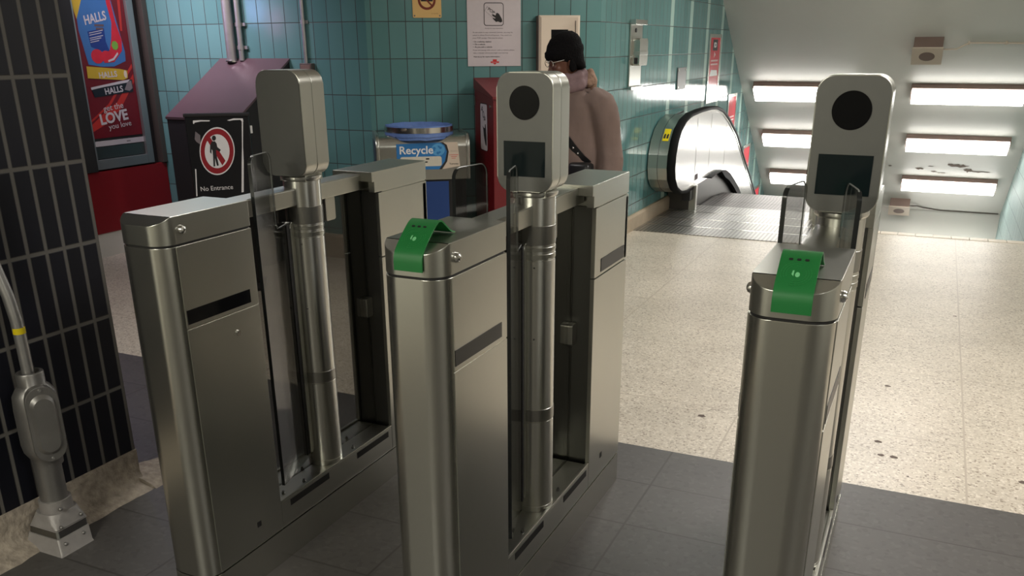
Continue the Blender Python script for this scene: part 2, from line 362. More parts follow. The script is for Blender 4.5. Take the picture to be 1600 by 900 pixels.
# floor: slate band by the gates, terrazzo beyond
def floor_obj(name, m, polys, spots=()):
    bm = bmesh.new()
    for p in polys: bm.faces.new([bm.verts.new((x, y, 0)) for x, y in p])
    r = bmesh.ops.extrude_face_region(bm, geom=list(bm.faces))
    bmesh.ops.translate(bm, vec=(0, 0, -.08), verts=[v for v in r['geom'] if isinstance(v, bmesh.types.BMVert)])
    bmesh.ops.recalc_face_normals(bm, faces=bm.faces)
    n0 = len(bm.faces)
    for x, y, rx, ry in spots:
        k0 = random.random() * 6
        bm.faces.new([bm.verts.new((x + rx * math.cos(k * PI / 5) * (1 + .2 * math.sin(3 * k + k0)), y + ry * math.sin(k * PI / 5) * (1 + .25 * math.cos(2 * k + k0)), .0012)) for k in range(10)])
    me = bpy.data.meshes.new(name); bm.to_mesh(me)
    bm.free(); me.materials.append(m); me.materials.append(M['gum'])
    for i, p in enumerate(me.polygons): p.material_index = 1 if i >= n0 else 0
    o = bpy.data.objects.new(name, me); C.objects.link(o); return struct(o)
floor_obj('floor', M['slate'], [[(-6.6, -3), (3.6, -3), (3.6, 3.392), (-6.6, 3.392)]])
gum = [(-.79, 3.83, .018, .016), (-.55, 3.93, .016, .014), (-.49, 3.86, .014, .012), (-.36, 3.74, .02, .016), (-.40, 3.74, .008, .007), (-.31, 3.74, .008, .007),
       (-.02, 3.86, .016, .013), (.0, 3.72, .015, .011), (.05, 3.72, .016, .013), (.11, 3.55, .006, .006), (.53, 3.68, .02, .014), (-.02, 4.6, .015, .012), (.3, 6.1, .012, .01)]
floor_obj('floor_terrazzo', M['terrazzo'], [[(-6.6, 3.392), (3.6, 3.392), (3.6, 8.74), (-.6, 8.74), (-.6, 9.55), (-2.62, 9.55), (-2.62, 7.2), (-6.6, 7.2)]], gum)
# tiled nosing strip at the head of the stairs
mb = MB()
for i in range(12):
    x = -.6 + i * .148; mb.box(x + .002, x + .146, 8.74, 8.86, -.05, .004, .004)
struct(mb.build('trim_1', mat('nosing_tile', srgb(212, 200, 182), .4, noise_amt=.1, nscale=10)))
# stairs going down to the right of the escalator
mb = MB()
for i in range(14):
    y = 8.86 + i * .30; z = -(i + 1) * .172
    mb.box(-.6, 1.15, y, y + .32, z - .25, z)
struct(mb.build('stairs', M['skirting']))
# teal walls: A-B is the slanting stretch, then the escalator wall
A2, B2 = Vector((-3.92, 5.95, 0)), Vector((XW, 7.0, 0)); D2 = (B2 - A2).normalized(); N2 = Vector((D2.y, -D2.x, 0)); L2 = (B2 - A2).length
U, V = D2, Vector((0, 0, 1))
H = 2.75
def wallq(p, q, z0, z1, u0, u1): return ([(p[0], p[1], z0), (q[0], q[1], z0), (q[0], q[1], z1), (p[0], p[1], z1)], [(u0, z0), (u1, z0), (u1, z1), (u0, z1)])
n_ = 6; arc = []                                # softened bend where the two stretches meet
struct(quad_uv('wall_back', M['tile_back'], [wallq(A2, B2, 0, H, -.04, L2 - .04)]))
struct(quad_uv('wall_back_left', M['tile_left'], [wallq((-6.1, 5.95), A2, 0, H, -2.18, 0)]))
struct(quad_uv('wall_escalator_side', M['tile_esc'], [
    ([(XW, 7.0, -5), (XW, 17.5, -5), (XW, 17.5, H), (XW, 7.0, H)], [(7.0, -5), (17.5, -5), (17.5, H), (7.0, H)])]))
struct(quad_uv('wall_stair_right', M['tile_pale'], [
    ([(1.15, 17.5, -5), (1.15, 8.86, -5), (1.15, 8.86, H), (1.15, 17.5, H)], [(17.5, -5), (8.86, -5), (8.86, H), (17.5, H)])]))
# skirtings
mb = MB(); mb.prism([(0, 0), (.035, 0), (.035, .12), (.02, .14), (0, .14)], lambda p, q, t: (XW + p, t, q), 7.0, 9.5)
struct(mb.build('baseboard_escalator', M['skirting']))
mb = MB(); mb.prism([(0, 0), (.035, 0), (.035, .17), (.02, .19), (0, .19)], lambda p, q, t: A2 + D2 * t + N2 * p + Vector((0, 0, q)), 0.0, L2)
struct(mb.build('baseboard_back', M['skirting']))
mb = MB(); mb.prism([(0, 0), (.035, 0), (.035, .17), (.02, .19), (0, .19)], lambda p, q, t: (t, 5.95 - p, q), -6.1, -3.92)
struct(mb.build('baseboard_back_left', M['skirting']))
# other walls closing the hall (beside and behind the camera)
mb = MB(); mb.box(3.6, 3.7, -3, 8.8, 0, H); struct(mb.build('wall_right', M['wallpaint']))
mb = MB(); mb.box(1.15, 3.7, 8.8, 8.9, 0, H); struct(mb.build('wall_right_return', M['wallpaint']))
mb = MB(); mb.box(-2.7, 3.7, -3.1, -3, 0, H); struct(mb.build('wall_front', mat('drab_wall_paint', (.30, .285, .24), .7, noise_amt=.06, nscale=3)))
mb = MB(); mb.box(-6.2, -6.115, 2.2, 5.95, .0, H); struct(mb.build('wall_far_left', M['blackmatte']))
# ceilings
mb = MB(); mb.box(-6.6, 3.7, -3.1, YC, ZC, ZC + .1); struct(mb.build('ceiling', M['ceiling']))
YK = 15.82; ZK = ceil_z(YK)
nn = Vector((0, SL, 1)).normalized(); ang = -math.atan(SL); ln = (YK + .02 - YC) / math.cos(ang)
mb = MB(); mb.box(XW - .1, 1.25, 0, ln, 0, .05)
sc_ = struct(mb.build('ceiling_slope', M['ceiling'])); sc_.location = (0, YC, ZC); sc_.rotation_euler = (ang, 0, 0)
mb = MB(); mb.box(XW - .1, 1.25, YK, YK + .15, ZK - 2.6, ZK - .002); struct(mb.build('wall_stair_end', M['ceiling']))
# flaking paint between the lamps: irregular patches of bare plaster on the slope itself
bm = bmesh.new(); bm.from_mesh(sc_.data)
nf = len(bm.faces)
random.seed(3)
def slope_pt(x, s, h): return Vector((x, (11.29 + s - YC) / math.cos(ang), -h))
for (x, s, rx, rs) in [(.42, 3.23, .14, .05), (.55, 3.33, .07, .06), (.30, 3.20, .06, .03), (.70, 3.36, .16, .02), (-.1, 3.34, .07, .035), (.1, 3.40, .05, .02), (-.5, 3.30, .035, .02), (.2, 3.43, .10, .012), (.05, 3.27, .05, .012), (-.62, 3.62, .03, .02)]:
    k0 = random.random() * 9
    bm.faces.new([bm.verts.new(slope_pt(x + rx * math.cos(k * PI / 9) * (.75 + .5 * noise.noise(Vector((math.cos(k * PI / 9) * 1.7 + k0, math.sin(k * PI / 9) * 1.7, 0)))), s + rs * math.sin(k * PI / 9) * (.75 + .6 * noise.noise(Vector((k * .9, k0, 1)))), .003)) for k in range(18)])
bm.to_mesh(sc_.data); bm.free(); sc_.data.materials.append(M['peel'])
for i, p in enumerate(sc_.data.polygons): p.material_index = 1 if i >= nf else 0
# dark tiled wall at the left, ending level with the first gate, on a crumbling plaster kerb
XP, YP, ZP = -2.69, 2.262, .137
struct(quad_uv('wall_left', M['tile_dark'], [
    ([(XP, .1, ZP), (XP, YP, ZP), (XP, YP, H), (XP, .1, H)], [(.1, ZP), (YP, ZP), (YP, H), (.1, H)]),
    ([(XP, YP, ZP), (-6.2, YP, ZP), (-6.2, YP, H), (XP, YP, H)], [(0, ZP), (3.51, ZP), (3.51, H), (0, H)])]))
mb = MB(); mb.box(XP - .2, XP, -3, .1, 0, H); struct(mb.build('wall_left_near', M['wallpaint']))
mb = MB(); rings = []
prof = [(-.02, .135), (.0, .137), (.004, .12), (.006, .085), (.012, .05), (.035, .022), (.075, .008), (.105, .0), (.105, -.05), (-.02, -.05)]
N = 90
for i in range(N + 1):
    y = -1.0 + i * (YP - .012 + 1.0) / N; r = []
    for j, (p, q) in enumerate(prof):
        k = noise.noise(Vector((y * 9, j * 1.3, 0))) * (.010 if 3 <= j <= 7 else .002) + noise.noise(Vector((y * 31, j * 2.1, 4))) * (.006 if 3 <= j <= 7 else .001)
        r.append(Vector((XP + .003 + p + (k if 3 <= j <= 7 else 0), y, q + (k * .6 if 3 <= j <= 6 else 0))))
    rings.append(r)
mb.loft(rings)
mb.box(XP - .5, XP + .003, YP - .02, YP + .004, 0, .135)
# rough mortar toe running past the wall's end
rings = []
for i in range(14):
    y = YP - .03 + i * .016; k = 1 - i / 15
    rings.append([Vector((XP + a * (.35 + .65 * k) + .02 * noise.noise(Vector((y * 20, a * 9, 2))), y, max(-.01, b * (.5 + .5 * k) + .008 * noise.noise(Vector((y * 25, a * 12, 7)))))) for a, b in ((-.12, -.01), (-.12, .03), (0, .034), (.06, .026), (.11, .012), (.14, -.01))])
mb.loft(rings)
struct(mb.build('baseboard_left', M['plaster'], smooth=60))

# ================================================================ FARE GATES
GW = .084
def capsule_yz(): pass
def rect(a0, a1, b0, b1): return [(a0, b0), (a1, b0), (a1, b1), (a0, b1)]
def make_gate(name, cx, label, green, blank):
    g = thing(name, label, 'fare gate', (cx, 1.685, 0), 0, 'row of stainless fare gates')
    def plan(y0, y1, rf, rb, inset=0.0):
        x = GW - inset; out = []
        for (px, py, a, r) in ((x - rf, y0 + rf, -PI / 2, rf), (x - rb, y1 - rb, 0, rb), (-x + rb, y1 - rb, PI / 2, rb), (-x + rf, y0 + rf, PI, rf)):
            for k in range(9): out.append((px + r * math.cos(a + k * PI / 16), py + r * math.sin(a + k * PI / 16)))
        return out
    fz = lambda p, q, t: (p, q, t)
    # --- base plinth and sill tray
    mb = MB(); mb.prism(plan(0, 1.375, .052, .012, -.002), fz, 0.0, .117, .004); mb.build('plinth', M['steel_v'], g)
    mb = MB(); mb.box(-GW, GW, .345, 1.03, .12, .214, .002); mb.box(GW - .012, GW, .345, 1.03, .214, .221, .002); mb.box(-GW, -GW + .012, .345, 1.03, .214, .221, .002)
    tr = mb.build('sill_tray', M['steel'], g)
    for y in (.392, .786):
        for s_ in (1, -1):
            mb = MB(); mb.box(s_ * GW - .003, s_ * GW + .0012, y, y + .217, .182, .205); mb.build('vent_slot', M['blackmatte'], tr)
    for (x, y) in ((-.012, .86), (-.005, .575), (.06, .50), (.058, .80), (.05, .40)):
        mb = MB(); mb.tube([(x, y, .214), (x, y, .220)], .006, 10); mb.tube([(x, y, .220), (x, y, .226)], .004, 8); mb.build('stud', M['steel_dark'], tr)
    # --- front cabinet
    mb = MB(); mb.prism(plan(0, .345, .052, .006), fz, .120, 1.127, .002)
    fc = mb.build('front_cabinet', M['steel_v'], g)
    mb = MB(); mb.prism(plan(0.004, .341, .05, .006, .004), fz, 1.126, 1.134); mb.build('shadow_gap', M['blackmatte'], fc)
    for s_ in (1, -1):
        a, b = (s_ * (GW - .004), s_ * (GW + .0015)); x0, x1 = min(a, b), max(a, b)
        mb = MB(); mb.box(x0, x1, .047, .343, .899, 1.126, .0012); up_ = mb.build('upper_panel', M['steel'], fc)
        mb = MB(); mb.box(x0, x1, .047, .343, .124, .895, .0012); dn = mb.build('service_door', M['steel'], fc)
        xa, xb = sorted((s_ * (GW + .001), s_ * (GW + .0028)))
        mb = MB(); mb.box(xa, xb, .052, .308, .910, .950); mb.build('sensor_window', M['blackgloss'] if blank else M['black'], up_)
        mb = MB(); mb.box(xa, xb, .222, .240, .186, .204); mb.build('keyhole', M['blackmatte'], dn)
        if blank:
            mb = MB(); mb.tube([(s_ * GW, .239, .834), (s_ * (GW + .006), .239, .834)], .0085, 14); mb.build('lock', M['steel_bright'], dn)
    # cap with a sloping nose: box with rounded plan, cut by an inclined plane
    bm = bmesh.new(); pl_ = plan(0, .345, .052, .004); K = 10
    bot = [bm.verts.new((p, q, 1.133)) for p, q in pl_]
    top = [bm.verts.new((p, q, 1.207)) for p, q in pl_]
    n = len(pl_)
    bm.faces.new(bot[::-1]); bm.faces.new(top)
    for i in range(n): bm.faces.new((bot[i], bot[(i + 1) % n], top[(i + 1) % n], top[i]))
    no = Vector((0, -.50, 1)).normalized()
    bmesh.ops.recalc_face_normals(bm, faces=bm.faces)
    r = bmesh.ops.bisect_plane(bm, geom=list(bm.verts) + list(bm.edges) + list(bm.faces), plane_co=(0, .042, 1.207), plane_no=no, clear_outer=True)
    ed = [e for e in r['geom_cut'] if isinstance(e, bmesh.types.BMEdge)]
    bmesh.ops.contextual_create(bm, geom=ed)
    bmesh.ops.bevel(bm, geom=[e for e in bm.edges if len(e.link_faces) == 2 and e.calc_face_angle() > .35 and (e.verts[0].co.z > 1.14 or e.verts[1].co.z > 1.14)], offset=.0022, segments=2, affect='EDGES', profile=.5)
    mb = MB(); mb.bm.free(); mb.bm = bm
    cap = mb.build('front_cap', M['steel'], g)
    for s_ in (1, -1):
        mb = MB(); mb.tube([(s_ * GW, .073, 1.169), (s_ * (GW + .004), .073, 1.169), (s_ * (GW + .009), .073, 1.169), (s_ * (GW + .012), .073, 1.169)], [.012, .012, .0095, .0045], 16)
        mb.build('cap_lock', M['steel_bright'], cap)
    # --- rear cabinet: recessed core, side cheeks, overhanging cap
    mb = MB(); mb.box(-GW + .016, GW - .016, 1.048, 1.37, .12, 1.13)
    mb.box(-.0015, .0015, 1.0455, 1.049, .22, 1.12)
    rc = mb.build('rear_cabinet', M['steel_dark'], g)
    for s_ in (1, -1):
        x0, x1 = sorted((s_ * (GW - .015), s_ * GW))
        mb = MB(); mb.box(x0, x1, 1.032, 1.374, .120, .894, .0015); mb.build('cheek_panel', M['steel'], rc)
        mb = MB(); mb.box(x0, x1, 1.032, 1.374, .898, 1.130, .0015); mb.box(x0, x1, 1.34, 1.375, .898, 1.128, .006); ck = mb.build('cheek_panel', M['steel'], rc)
        xa, xb = sorted((s_ * (GW - .001), s_ * (GW + .0015)))
        mb = MB(); mb.box(xa, xb, 1.093, 1.340, .908, .953); mb.build('sensor_window', M['black'], ck)
        mb = MB(); mb.box(xa, xb, 1.150, 1.168, .188, .208); mb.build('keyhole', M['blackmatte'], rc)
    mb = MB(); mb.box(-GW, GW, .995, 1.375, 1.172, 1.207, .0025)
    for s_ in (1, -1):
        x0, x1 = sorted((s_ * (GW - .026), s_ * GW)); mb.box(x0, x1, 1.008, 1.375, 1.134, 1.176, .002)
    mb.box(-GW + .005, GW - .005, 1.06, 1.372, 1.13, 1.175)
    mb.build('rear_cap', M['steel'], g)
    # --- top bar
    mb = MB(); mb.box(-.036, .036, .340, 1.05, 1.143, 1.196, .004); mb.box(-.036, .036, .30, 1.05, 1.1965, 1.198, .0005); mb.build('top_bar', M['steel'], g)
    # --- fixed smoked glass between the cabinets, with clamps
    mb = MB(); mb.box(-.009, .003, .347, 1.046, .2145, 1.141, .001); mb.build('glass_panel', M['fixed_glass'], g)
    def clamp(y0, y1, z0, z1):
        mb = MB(); mb.prism(rrect(y0, y1, z0, z1, .008, 3), lambda p, q, t: (t, p, q), -.026, .020, .003); mb.build('glass_clamp', M['steel'], g)
    clamp(.800, .856, 1.062, 1.142); clamp(1.006, 1.048, .660, .735)
    clamp(.345, .385, .660, .735)
    # --- post with bands and lip
    px, py = .018, .685
    mb = MB(); mb.lathe([(.061, .2145), (.061, .232), (.060, .233), (.060, .527), (.058, .528), (.058, .530), (.060, .531), (.060, 1.036), (.058, 1.037), (.058, 1.039), (.060, 1.040), (.060, 1.219), (.064, 1.221), (.0665, 1.226), (.0665, 1.233), (.060, 1.236)], (px, py), 48)
    po = mb.build('post', M['post_steel'], g, 40)
    for z0, z1, nm, mt in ((1.083, 1.138, 'film_band', M['band']), (.531, .570, 'ring_band', M['band']), (1.041, 1.056, 'ring_band', M['steel']), (1.064, 1.076, 'ring_band', M['steel'])):
        mb = MB(); mb.lathe([(.0602, z0), (.0612, z0 + .001), (.0612, z1 - .001), (.0602, z1)], (px, py), 48); mb.build(nm, mt, po, 40)
    for z in (.80, 1.018):
        mb = MB(); mb.ellipsoid((px + .022, py - .0565, z), .003, .003, .003, 8, 6); mb.build('screw', M['steel_dark'], po)
    # --- two glass paddles folded in beside the post
    for s_ in ((1,) if blank else (1, -1)):                # the gate by the wall shows only its lane-side leaf
        e = Vector((.075 if s_ > 0 else -.082, .377, 0)); f = Vector((.036 if s_ > 0 else -.056, .515, 0)); dv = (f - e).normalized(); nv = Vector((dv.y, -dv.x, 0))
        pl_p = Plane(e, dv, (0, 0, 1), nv)
        R_ = .028
        pts = [(0, .262), (.262, .262), (.262, 1.090), (.158, 1.086)]
        pts += [(.143, 1.100)]
        pts += [(.143, 1.325 - R_)] + [(.143 - R_ + R_ * math.cos(k * PI / 10), 1.325 - R_ + R_ * math.sin(k * PI / 10)) for k in range(6)]
        pts += [(R_ - R_ * math.sin(k * PI / 10), 1.325 - R_ + R_ * math.cos(k * PI / 10)) for k in range(6)]
        mb = MB(); pl_p.slab(mb, pts, -.005, .005)
        pd = mb.build('glass_paddle', M['paddle_glass'], g)
        # polished dark rim along the leaf's free edge and top
        rim = [(0, .262)] + [(R_ - R_ * math.cos(k * PI / 12), 1.325 - R_ + R_ * math.sin(k * PI / 12)) for k in range(5)]
        rings = []
        for i, (a_, b_) in enumerate(rim):
            t = Vector((rim[min(i + 1, len(rim) - 1)][0] - rim[max(i - 1, 0)][0], rim[min(i + 1, len(rim) - 1)][1] - rim[max(i - 1, 0)][1])).normalized(); n2 = Vector((-t.y, t.x))
            rings.append([pl_p(a_ + n2.x * o_, b_ + n2.y * o_, h_) for o_, h_ in ((-.0012, -.0053), (.0008, -.0053), (.0008, .0053), (-.0012, .0053))])
        mb = MB(); mb.loft(rings); mb.build('polished_rim', M['glass_edge'], pd)
        rim2 = [(R_ - R_ * math.cos(k * PI / 12), 1.325 - R_ + R_ * math.sin(k * PI / 12)) for k in range(4, 7)] + [(.143 - R_ + R_ * math.sin(k * PI / 12), 1.325 - R_ + R_ * math.cos(k * PI / 12)) for k in range(7)] + [(.143, 1.10), (.150, 1.088), (.225, 1.091)]
        mb = MB(); mb.tube([pl_p(a_, b_, 0) for a_, b_ in rim2], .0018, 6); mb.build('polished_rim', M['edge_light'], pd)
        mb = MB(); pl_p.slab(mb, rect(.206, .230, .275, 1.086), -.0075, .0075, .001); mb.build('gasket', M['blackmatte'], pd)
        mb = MB()
        pl_p.slab(mb, rrect(.225, .262, .272, 1.092, .0175, 6), -.011, .011, .003)
        mb.build('paddle_arm', M['steel'], pd)
    # --- reader head
    hx = px; y0h, y1h = .607, .727
    xz = lambda p, q, t: (p, t, q)
    mb = MB(); mb.prism(rrect(hx - .084, hx + .084, 1.238, 1.556, .040, 8), xz, y0h, .664, .003); mb.prism(rrect(hx - .084, hx + .084, 1.238, 1.556, .040, 8), xz, .666, y1h, .003)
    mb.prism(rrect(hx - .082, hx + .082, 1.240, 1.554, .038, 8), xz, .66, .67)
    mb.box(hx - .05, hx + .05, py - .045, py + .045, 1.218, 1.245)
    hd = mb.build('reader_head', M['steel'], g)
    mb = MB(); mb.prism(rrect(hx - .0815, hx + .0815, 1.2405, 1.5535, .0375, 8), xz, y0h - .0012, y0h + .002); mb.build('face_plate', M['head_steel'], hd)
    ys, yt = (y1h, y1h + .002) if blank else (y0h - .0028, y0h)
    mb = MB(); mb.prism([(hx + .0445 * math.cos(k * PI / 20), 1.477 + .0445 * math.sin(k * PI / 20)) for k in range(40)], xz, ys, yt); mb.build('round_lens', M['blackgloss'], hd)
    mb = MB(); mb.box(hx - .062, hx + .062, ys, yt, 1.281, 1.376); mb.build('display_screen', M['screen'], hd)
    # --- green tap reader hood
    if green:
        mb = MB(); th = .0035
        path = [(-.004, 1.146), (-.004, 1.186), (.060, 1.238), (.078, 1.246), (.090, 1.245), (.112, 1.228), (.135, 1.213), (.152, 1.2085)]
        rings = []
        fine = []
        for i in range(len(path) - 1):
            for k in range(4):
                t = k / 4; fine.append((path[i][0] * (1 - t) + path[i + 1][0] * t, path[i][1] * (1 - t) + path[i + 1][1] * t))
        fine.append(path[-1])
        for it in range(2): fine = [fine[0]] + [((fine[i - 1][0] + 2 * fine[i][0] + fine[i + 1][0]) / 4, (fine[i - 1][1] + 2 * fine[i][1] + fine[i + 1][1]) / 4) for i in range(1, len(fine) - 1)] + [fine[-1]]
        for i, (y, z) in enumerate(fine):
            t = Vector((fine[min(i + 1, len(fine) - 1)][0] - fine[max(i - 1, 0)][0], fine[min(i + 1, len(fine) - 1)][1] - fine[max(i - 1, 0)][1])).normalized(); n2 = Vector((-t.y, t.x)) * th
            rings.append([Vector((-.034, y, z)), Vector((.040, y, z)), Vector((.040, y + n2.x, z + n2.y)), Vector((-.034, y + n2.x, z + n2.y))])
        mb.loft(rings)
        gh = mb.build('tap_reader_hood', M['green'], cap, 50)
        # slope frame of the hood's flat face
        a, b = Vector((0, -.004, 1.186)), Vector((0, .060, 1.238)); dv = (b - a).normalized(); nv = Vector((0, -dv.z, dv.y))
        hp = Plane(a + nv * (th + .0002), (1, 0, 0), dv, nv)
        for x in (-.014, .001, .016):
            mb = MB(); hp.slab(mb, rrect(x - .004, x + .004, .074, .079, .002, 3), 0, .0006); mb.build('indicator', M['blackmatte'], gh)
        mb = MB()
        hp.slab(mb, [(.004 + .0045 * math.cos(k * PI / 8), .040 + .006 * math.sin(k * PI / 8)) for k in range(16)], 0, .0008); hp.slab(mb, [(-.007, .040), (-.003, .036), (-.003, .050), (-.006, .049)], 0, .0008)
        mb.build('tap_symbol', mat('pale_green_print', srgb(130, 214, 150), .3), gh)
        mb = MB()
        for r_ in (.018, .023, .028):
            for k in range(24):
                if k % 12 in (2, 3, 4): continue
                a0, a1 = k * PI / 12, (k + .8) * PI / 12
                hp.slab(mb, [(.001 + r_ * math.cos(a0), .043 + r_ * math.sin(a0)), (.001 + (r_ + .0008) * math.cos(a0), .043 + (r_ + .0008) * math.sin(a0)), (.001 + (r_ + .0008) * math.cos(a1), .043 + (r_ + .0008) * math.sin(a1)), (.001 + r_ * math.cos(a1), .043 + r_ * math.sin(a1))], 0, .0004)
        mb.build('tap_rings', mat('raised_green', srgb(56, 150, 80), .35), gh)
    return g
make_gate('fare_gate', -1.862, 'stainless fare gate nearest the dark tiled wall, with blank reader head and no green hood', False, True)
make_gate('fare_gate', -1.034, 'middle stainless fare gate with green tap hood, in front of the person', True, False)
make_gate('fare_gate', -.197, 'rightmost stainless fare gate with green tap hood, standing before the sloping lit ceiling', True, False)

# ================================================================ CONDUIT ON THE DARK WALL
cd = thing('electrical_conduit', 'grey electrical conduit with cast body and yellow tape band, on the dark tiled wall', 'conduit', (-2.60, 1.80, 0))
def cw(x, y, z): return (x, y, z)
cx_, cy_ = -2.600, 1.820
K = lambda x, y, z: (x + 2.60, y - 1.80, z)           # world -> thing coordinates
mb = MB(); mb.tube([K(-2.6, 1.82, .58), K(-2.6, 1.82, .70), K(-2.602, 1.819, .80), K(-2.612, 1.816, .88), K(-2.632, 1.811, .96), K(-2.652, 1.806, 1.04), K(-2.664, 1.803, 1.12), K(-2.668, 1.80, 1.22), K(-2.668, 1.80, 2.74)], .0185, 18); mb.build('conduit_pipe', M['conduit'], cd, 60)
mb = MB(); mb.tube([K(-2.6, 1.82, .756), K(-2.6, 1.82, .776)], .0195, 20); mb.build('tape_band', M['yellow'], cd, 60)
# cast body: oval section, hub at either end
mb = MB()
def ovr(z, rx, ry, n=28): return [Vector(K(cx_ + rx * math.cos(k * 2 * PI / n), cy_ + .005 + ry * math.sin(k * 2 * PI / n), z)) for k in range(n)]
mb.loft([ovr(.285, .044, .050), ovr(.318, .046, .052), ovr(.324, .050, .056), ovr(.345, .060, .068), ovr(.375, .064, .073), ovr(.50, .064, .073), ovr(.545, .060, .070), ovr(.568, .048, .056), ovr(.578, .041, .044), ovr(.618, .041, .044), ovr(.622, .039, .042), ovr(.622, .030, .032), ovr(.60, .028, .03)])
cb = mb.build('conduit_body', M['galv'], cd, 45)
cp = Plane(K(-2.545, 1.806, .45), Vector((.40, .917, 0)), (0, 0, 1), Vector((.917, -.40, 0)))
def stadium(hw, hh, n=10):
    return [(hw * math.cos(-PI + k * PI / n), -hh + hw + hw * math.sin(-PI + k * PI / n)) for k in range(n + 1)] + [(hw * math.cos(k * PI / n), hh - hw + hw * math.sin(k * PI / n)) for k in range(n + 1)]
mb = MB(); cp.slab(mb, stadium(.050, .135), -.03, .008, .003)
cv = mb.build('cover', M['galv'], cb, 40)
mb = MB()
R0 = [cp(a, b, .008) for a, b in stadium(.040, .108)]; R1 = [cp(a, b, .020) for a, b in stadium(.030, .095)]; R2 = [cp(a, b, .020) for a, b in stadium(.018, .083)]
mb.loft([R0, R1, R2]); mb.build('raised_rim', M['galv'], cv, 40)
for b in (-.122, .122):
    mb = MB(); mb.tube([cp(0, b, .008), cp(0, b, .013)], [.006, .004], 12); mb.build('screw', M['conduit'], cv)
mb = MB(); mb.tube([K(cx_, cy_, .30), K(cx_, cy_, .12)], .044, 24); mb.build('lower_pipe', M['galv'], cd, 60)
mb = MB()
def sq(x0, x1, y0, y1, z, r=.01): return [Vector(K(a, b, z)) for a, b in rrect(x0, x1, y0, y1, r, 4)]
mb.loft([sq(-2.65, -2.550, 1.770, 1.872, .158, .045), sq(-2.65, -2.548, 1.768, 1.874, .118, .045)])
mb.loft([sq(-2.655, -2.545, 1.762, 1.878, .118, .04), sq(-2.66, -2.528, 1.750, 1.878, .075, .012), sq(-2.66, -2.522, 1.745, 1.876, .072, .01)])
br = mb.build('base_collar', M['galv_rough'], cd, 40)
mb = MB(); mb.loft([sq(-2.66, -2.524, 1.748, 1.874, .074, .01), sq(-2.66, -2.515, 1.742, 1.868, .045, .01)]); mb.build('base_gap', M['steel_dark'], cd)
mb = MB(); mb.loft([sq(-2.66, -2.511, 1.738, 1.868, .048, .008), sq(-2.66, -2.485, 1.722, 1.852, .006, .006), sq(-2.66, -2.478, 1.716, 1.85, .0, .004)])
ft = mb.build('base_foot', M['galv_rough'], cd, 40)
for (x, y, z, pa) in ((-2.540, 1.790, .138, br), (-2.524, 1.852, .092, br), (-2.526, 1.770, .080, br), (-2.500, 1.755, .030, ft), (-2.503, 1.832, .033, ft)):
    mb = MB(); mb.ellipsoid(K(x, y, z), .008, .007, .007, 10, 8); mb.build('bolt', M['galv'], pa, 60)

# ================================================================ FAR LEFT: ADVERTISEMENT CASE AND RED DADO
PA = Plane((-6.10, 0, 0), (0, 1, 0), (0, 0, 1), (1, 0, 0))
def rect(a0, a1, b0, b1): return [(a0, b0), (a1, b0), (a1, b1), (a0, b1)]
mb = MB(); PA.slab(mb, rect(3.6, 5.945, .195, .686), -.02, .03, .003); struct(mb.build('trim_2', M['red']))
mb = MB(); PA.slab(mb, rect(2.3, 5.945, 0, .194), -.02, .02); struct(mb.build('baseboard_far_left', M['wallpaint']))
mb = MB(); PA.slab(mb, rect(5.895, 5.945, .69, 2.74), -.015, .05, .003); struct(mb.build('trim_3', M['brownsteel']))
mb = MB(); PA.slab(mb, rect(5.02, 5.20, .69, 2.74), -.015, .05, .003); struct(mb.build('trim_4', M['blackmatte']))
ac = thing('advertisement_case', 'tall framed sweets poster in an aluminium case above the red panel', 'advertisement', (-6.10, 5.50, .70))
AP = Plane((0, -5.50, -.70), (0, 1, 0), (0, 0, 1), (1, 0, 0))
mb = MB()
for r_ in (rect(5.745, 5.812, .70, 2.55), rect(5.203, 5.225, .70, 2.55), rect(5.226, 5.744, .70, .775), rect(5.226, 5.744, 2.48, 2.55)): AP.slab(mb, r_, -.01, .035, .003)
mb.build('case_frame', M['alu'], ac)
mb = MB(); AP.slab(mb, rect(5.222, 5.75, .77, 2.5), -.01, .006); mb.build('backing', M['blackmatte'], ac)
mb = MB(); AP.slab(mb, rect(5.226, 5.744, .78, .872), .006, .012); mb.build('lower_plate', M['steel_dark'], ac)
mb = MB(); AP.slab(mb, rect(5.226, 5.744, .878, .918), .006, .014); ls = mb.build('white_strip', M['poster_white'], ac)
mb = MB(); AP.slab(mb, rect(5.56, 5.60, .894, .902), .014, .0145); mb.build('strip_print', M['ink_grey'], ls)
mb = MB(); AP.slab(mb, rect(5.228, 5.742, .94, 2.46), .006, .010); ps = mb.build('poster', M['poster_red'], ac)
hh = .0104
def flat(name, m, pts, h, par=ps, dh=.0005):
    mb = MB(); AP.slab(mb, pts, h, h + dh); return mb.build(name, m, par, 0)
def circ(a, b, ra, rb=None, n=22, a0=0.0): rb = rb or ra; return [(a + ra * math.cos(a0 + k * 2 * PI / n), b + rb * math.sin(a0 + k * 2 * PI / n)) for k in range(n)]
flat('light_streak', M['poster_glow'], [(5.23, .99), (5.23, 1.04), (5.36, 1.12), (5.53, 1.21), (5.735, 1.42), (5.735, 1.36), (5.56, 1.16), (5.40, 1.05)], hh)
flat('light_streak', M['poster_glow'], [(5.23, 1.06), (5.23, 1.075), (5.44, 1.20), (5.735, 1.50), (5.735, 1.47), (5.46, 1.19)], hh)
flat('light_streak', M['poster_glow'], [(5.67, 1.75), (5.69, 1.75), (5.72, 2.1), (5.69, 2.1)], hh)
flat('yellow_pack', M['pack_yellow'], [(5.232, 2.16), (5.232, 1.96), (5.262, 1.83), (5.345, 1.967), (5.38, 2.16)], hh)
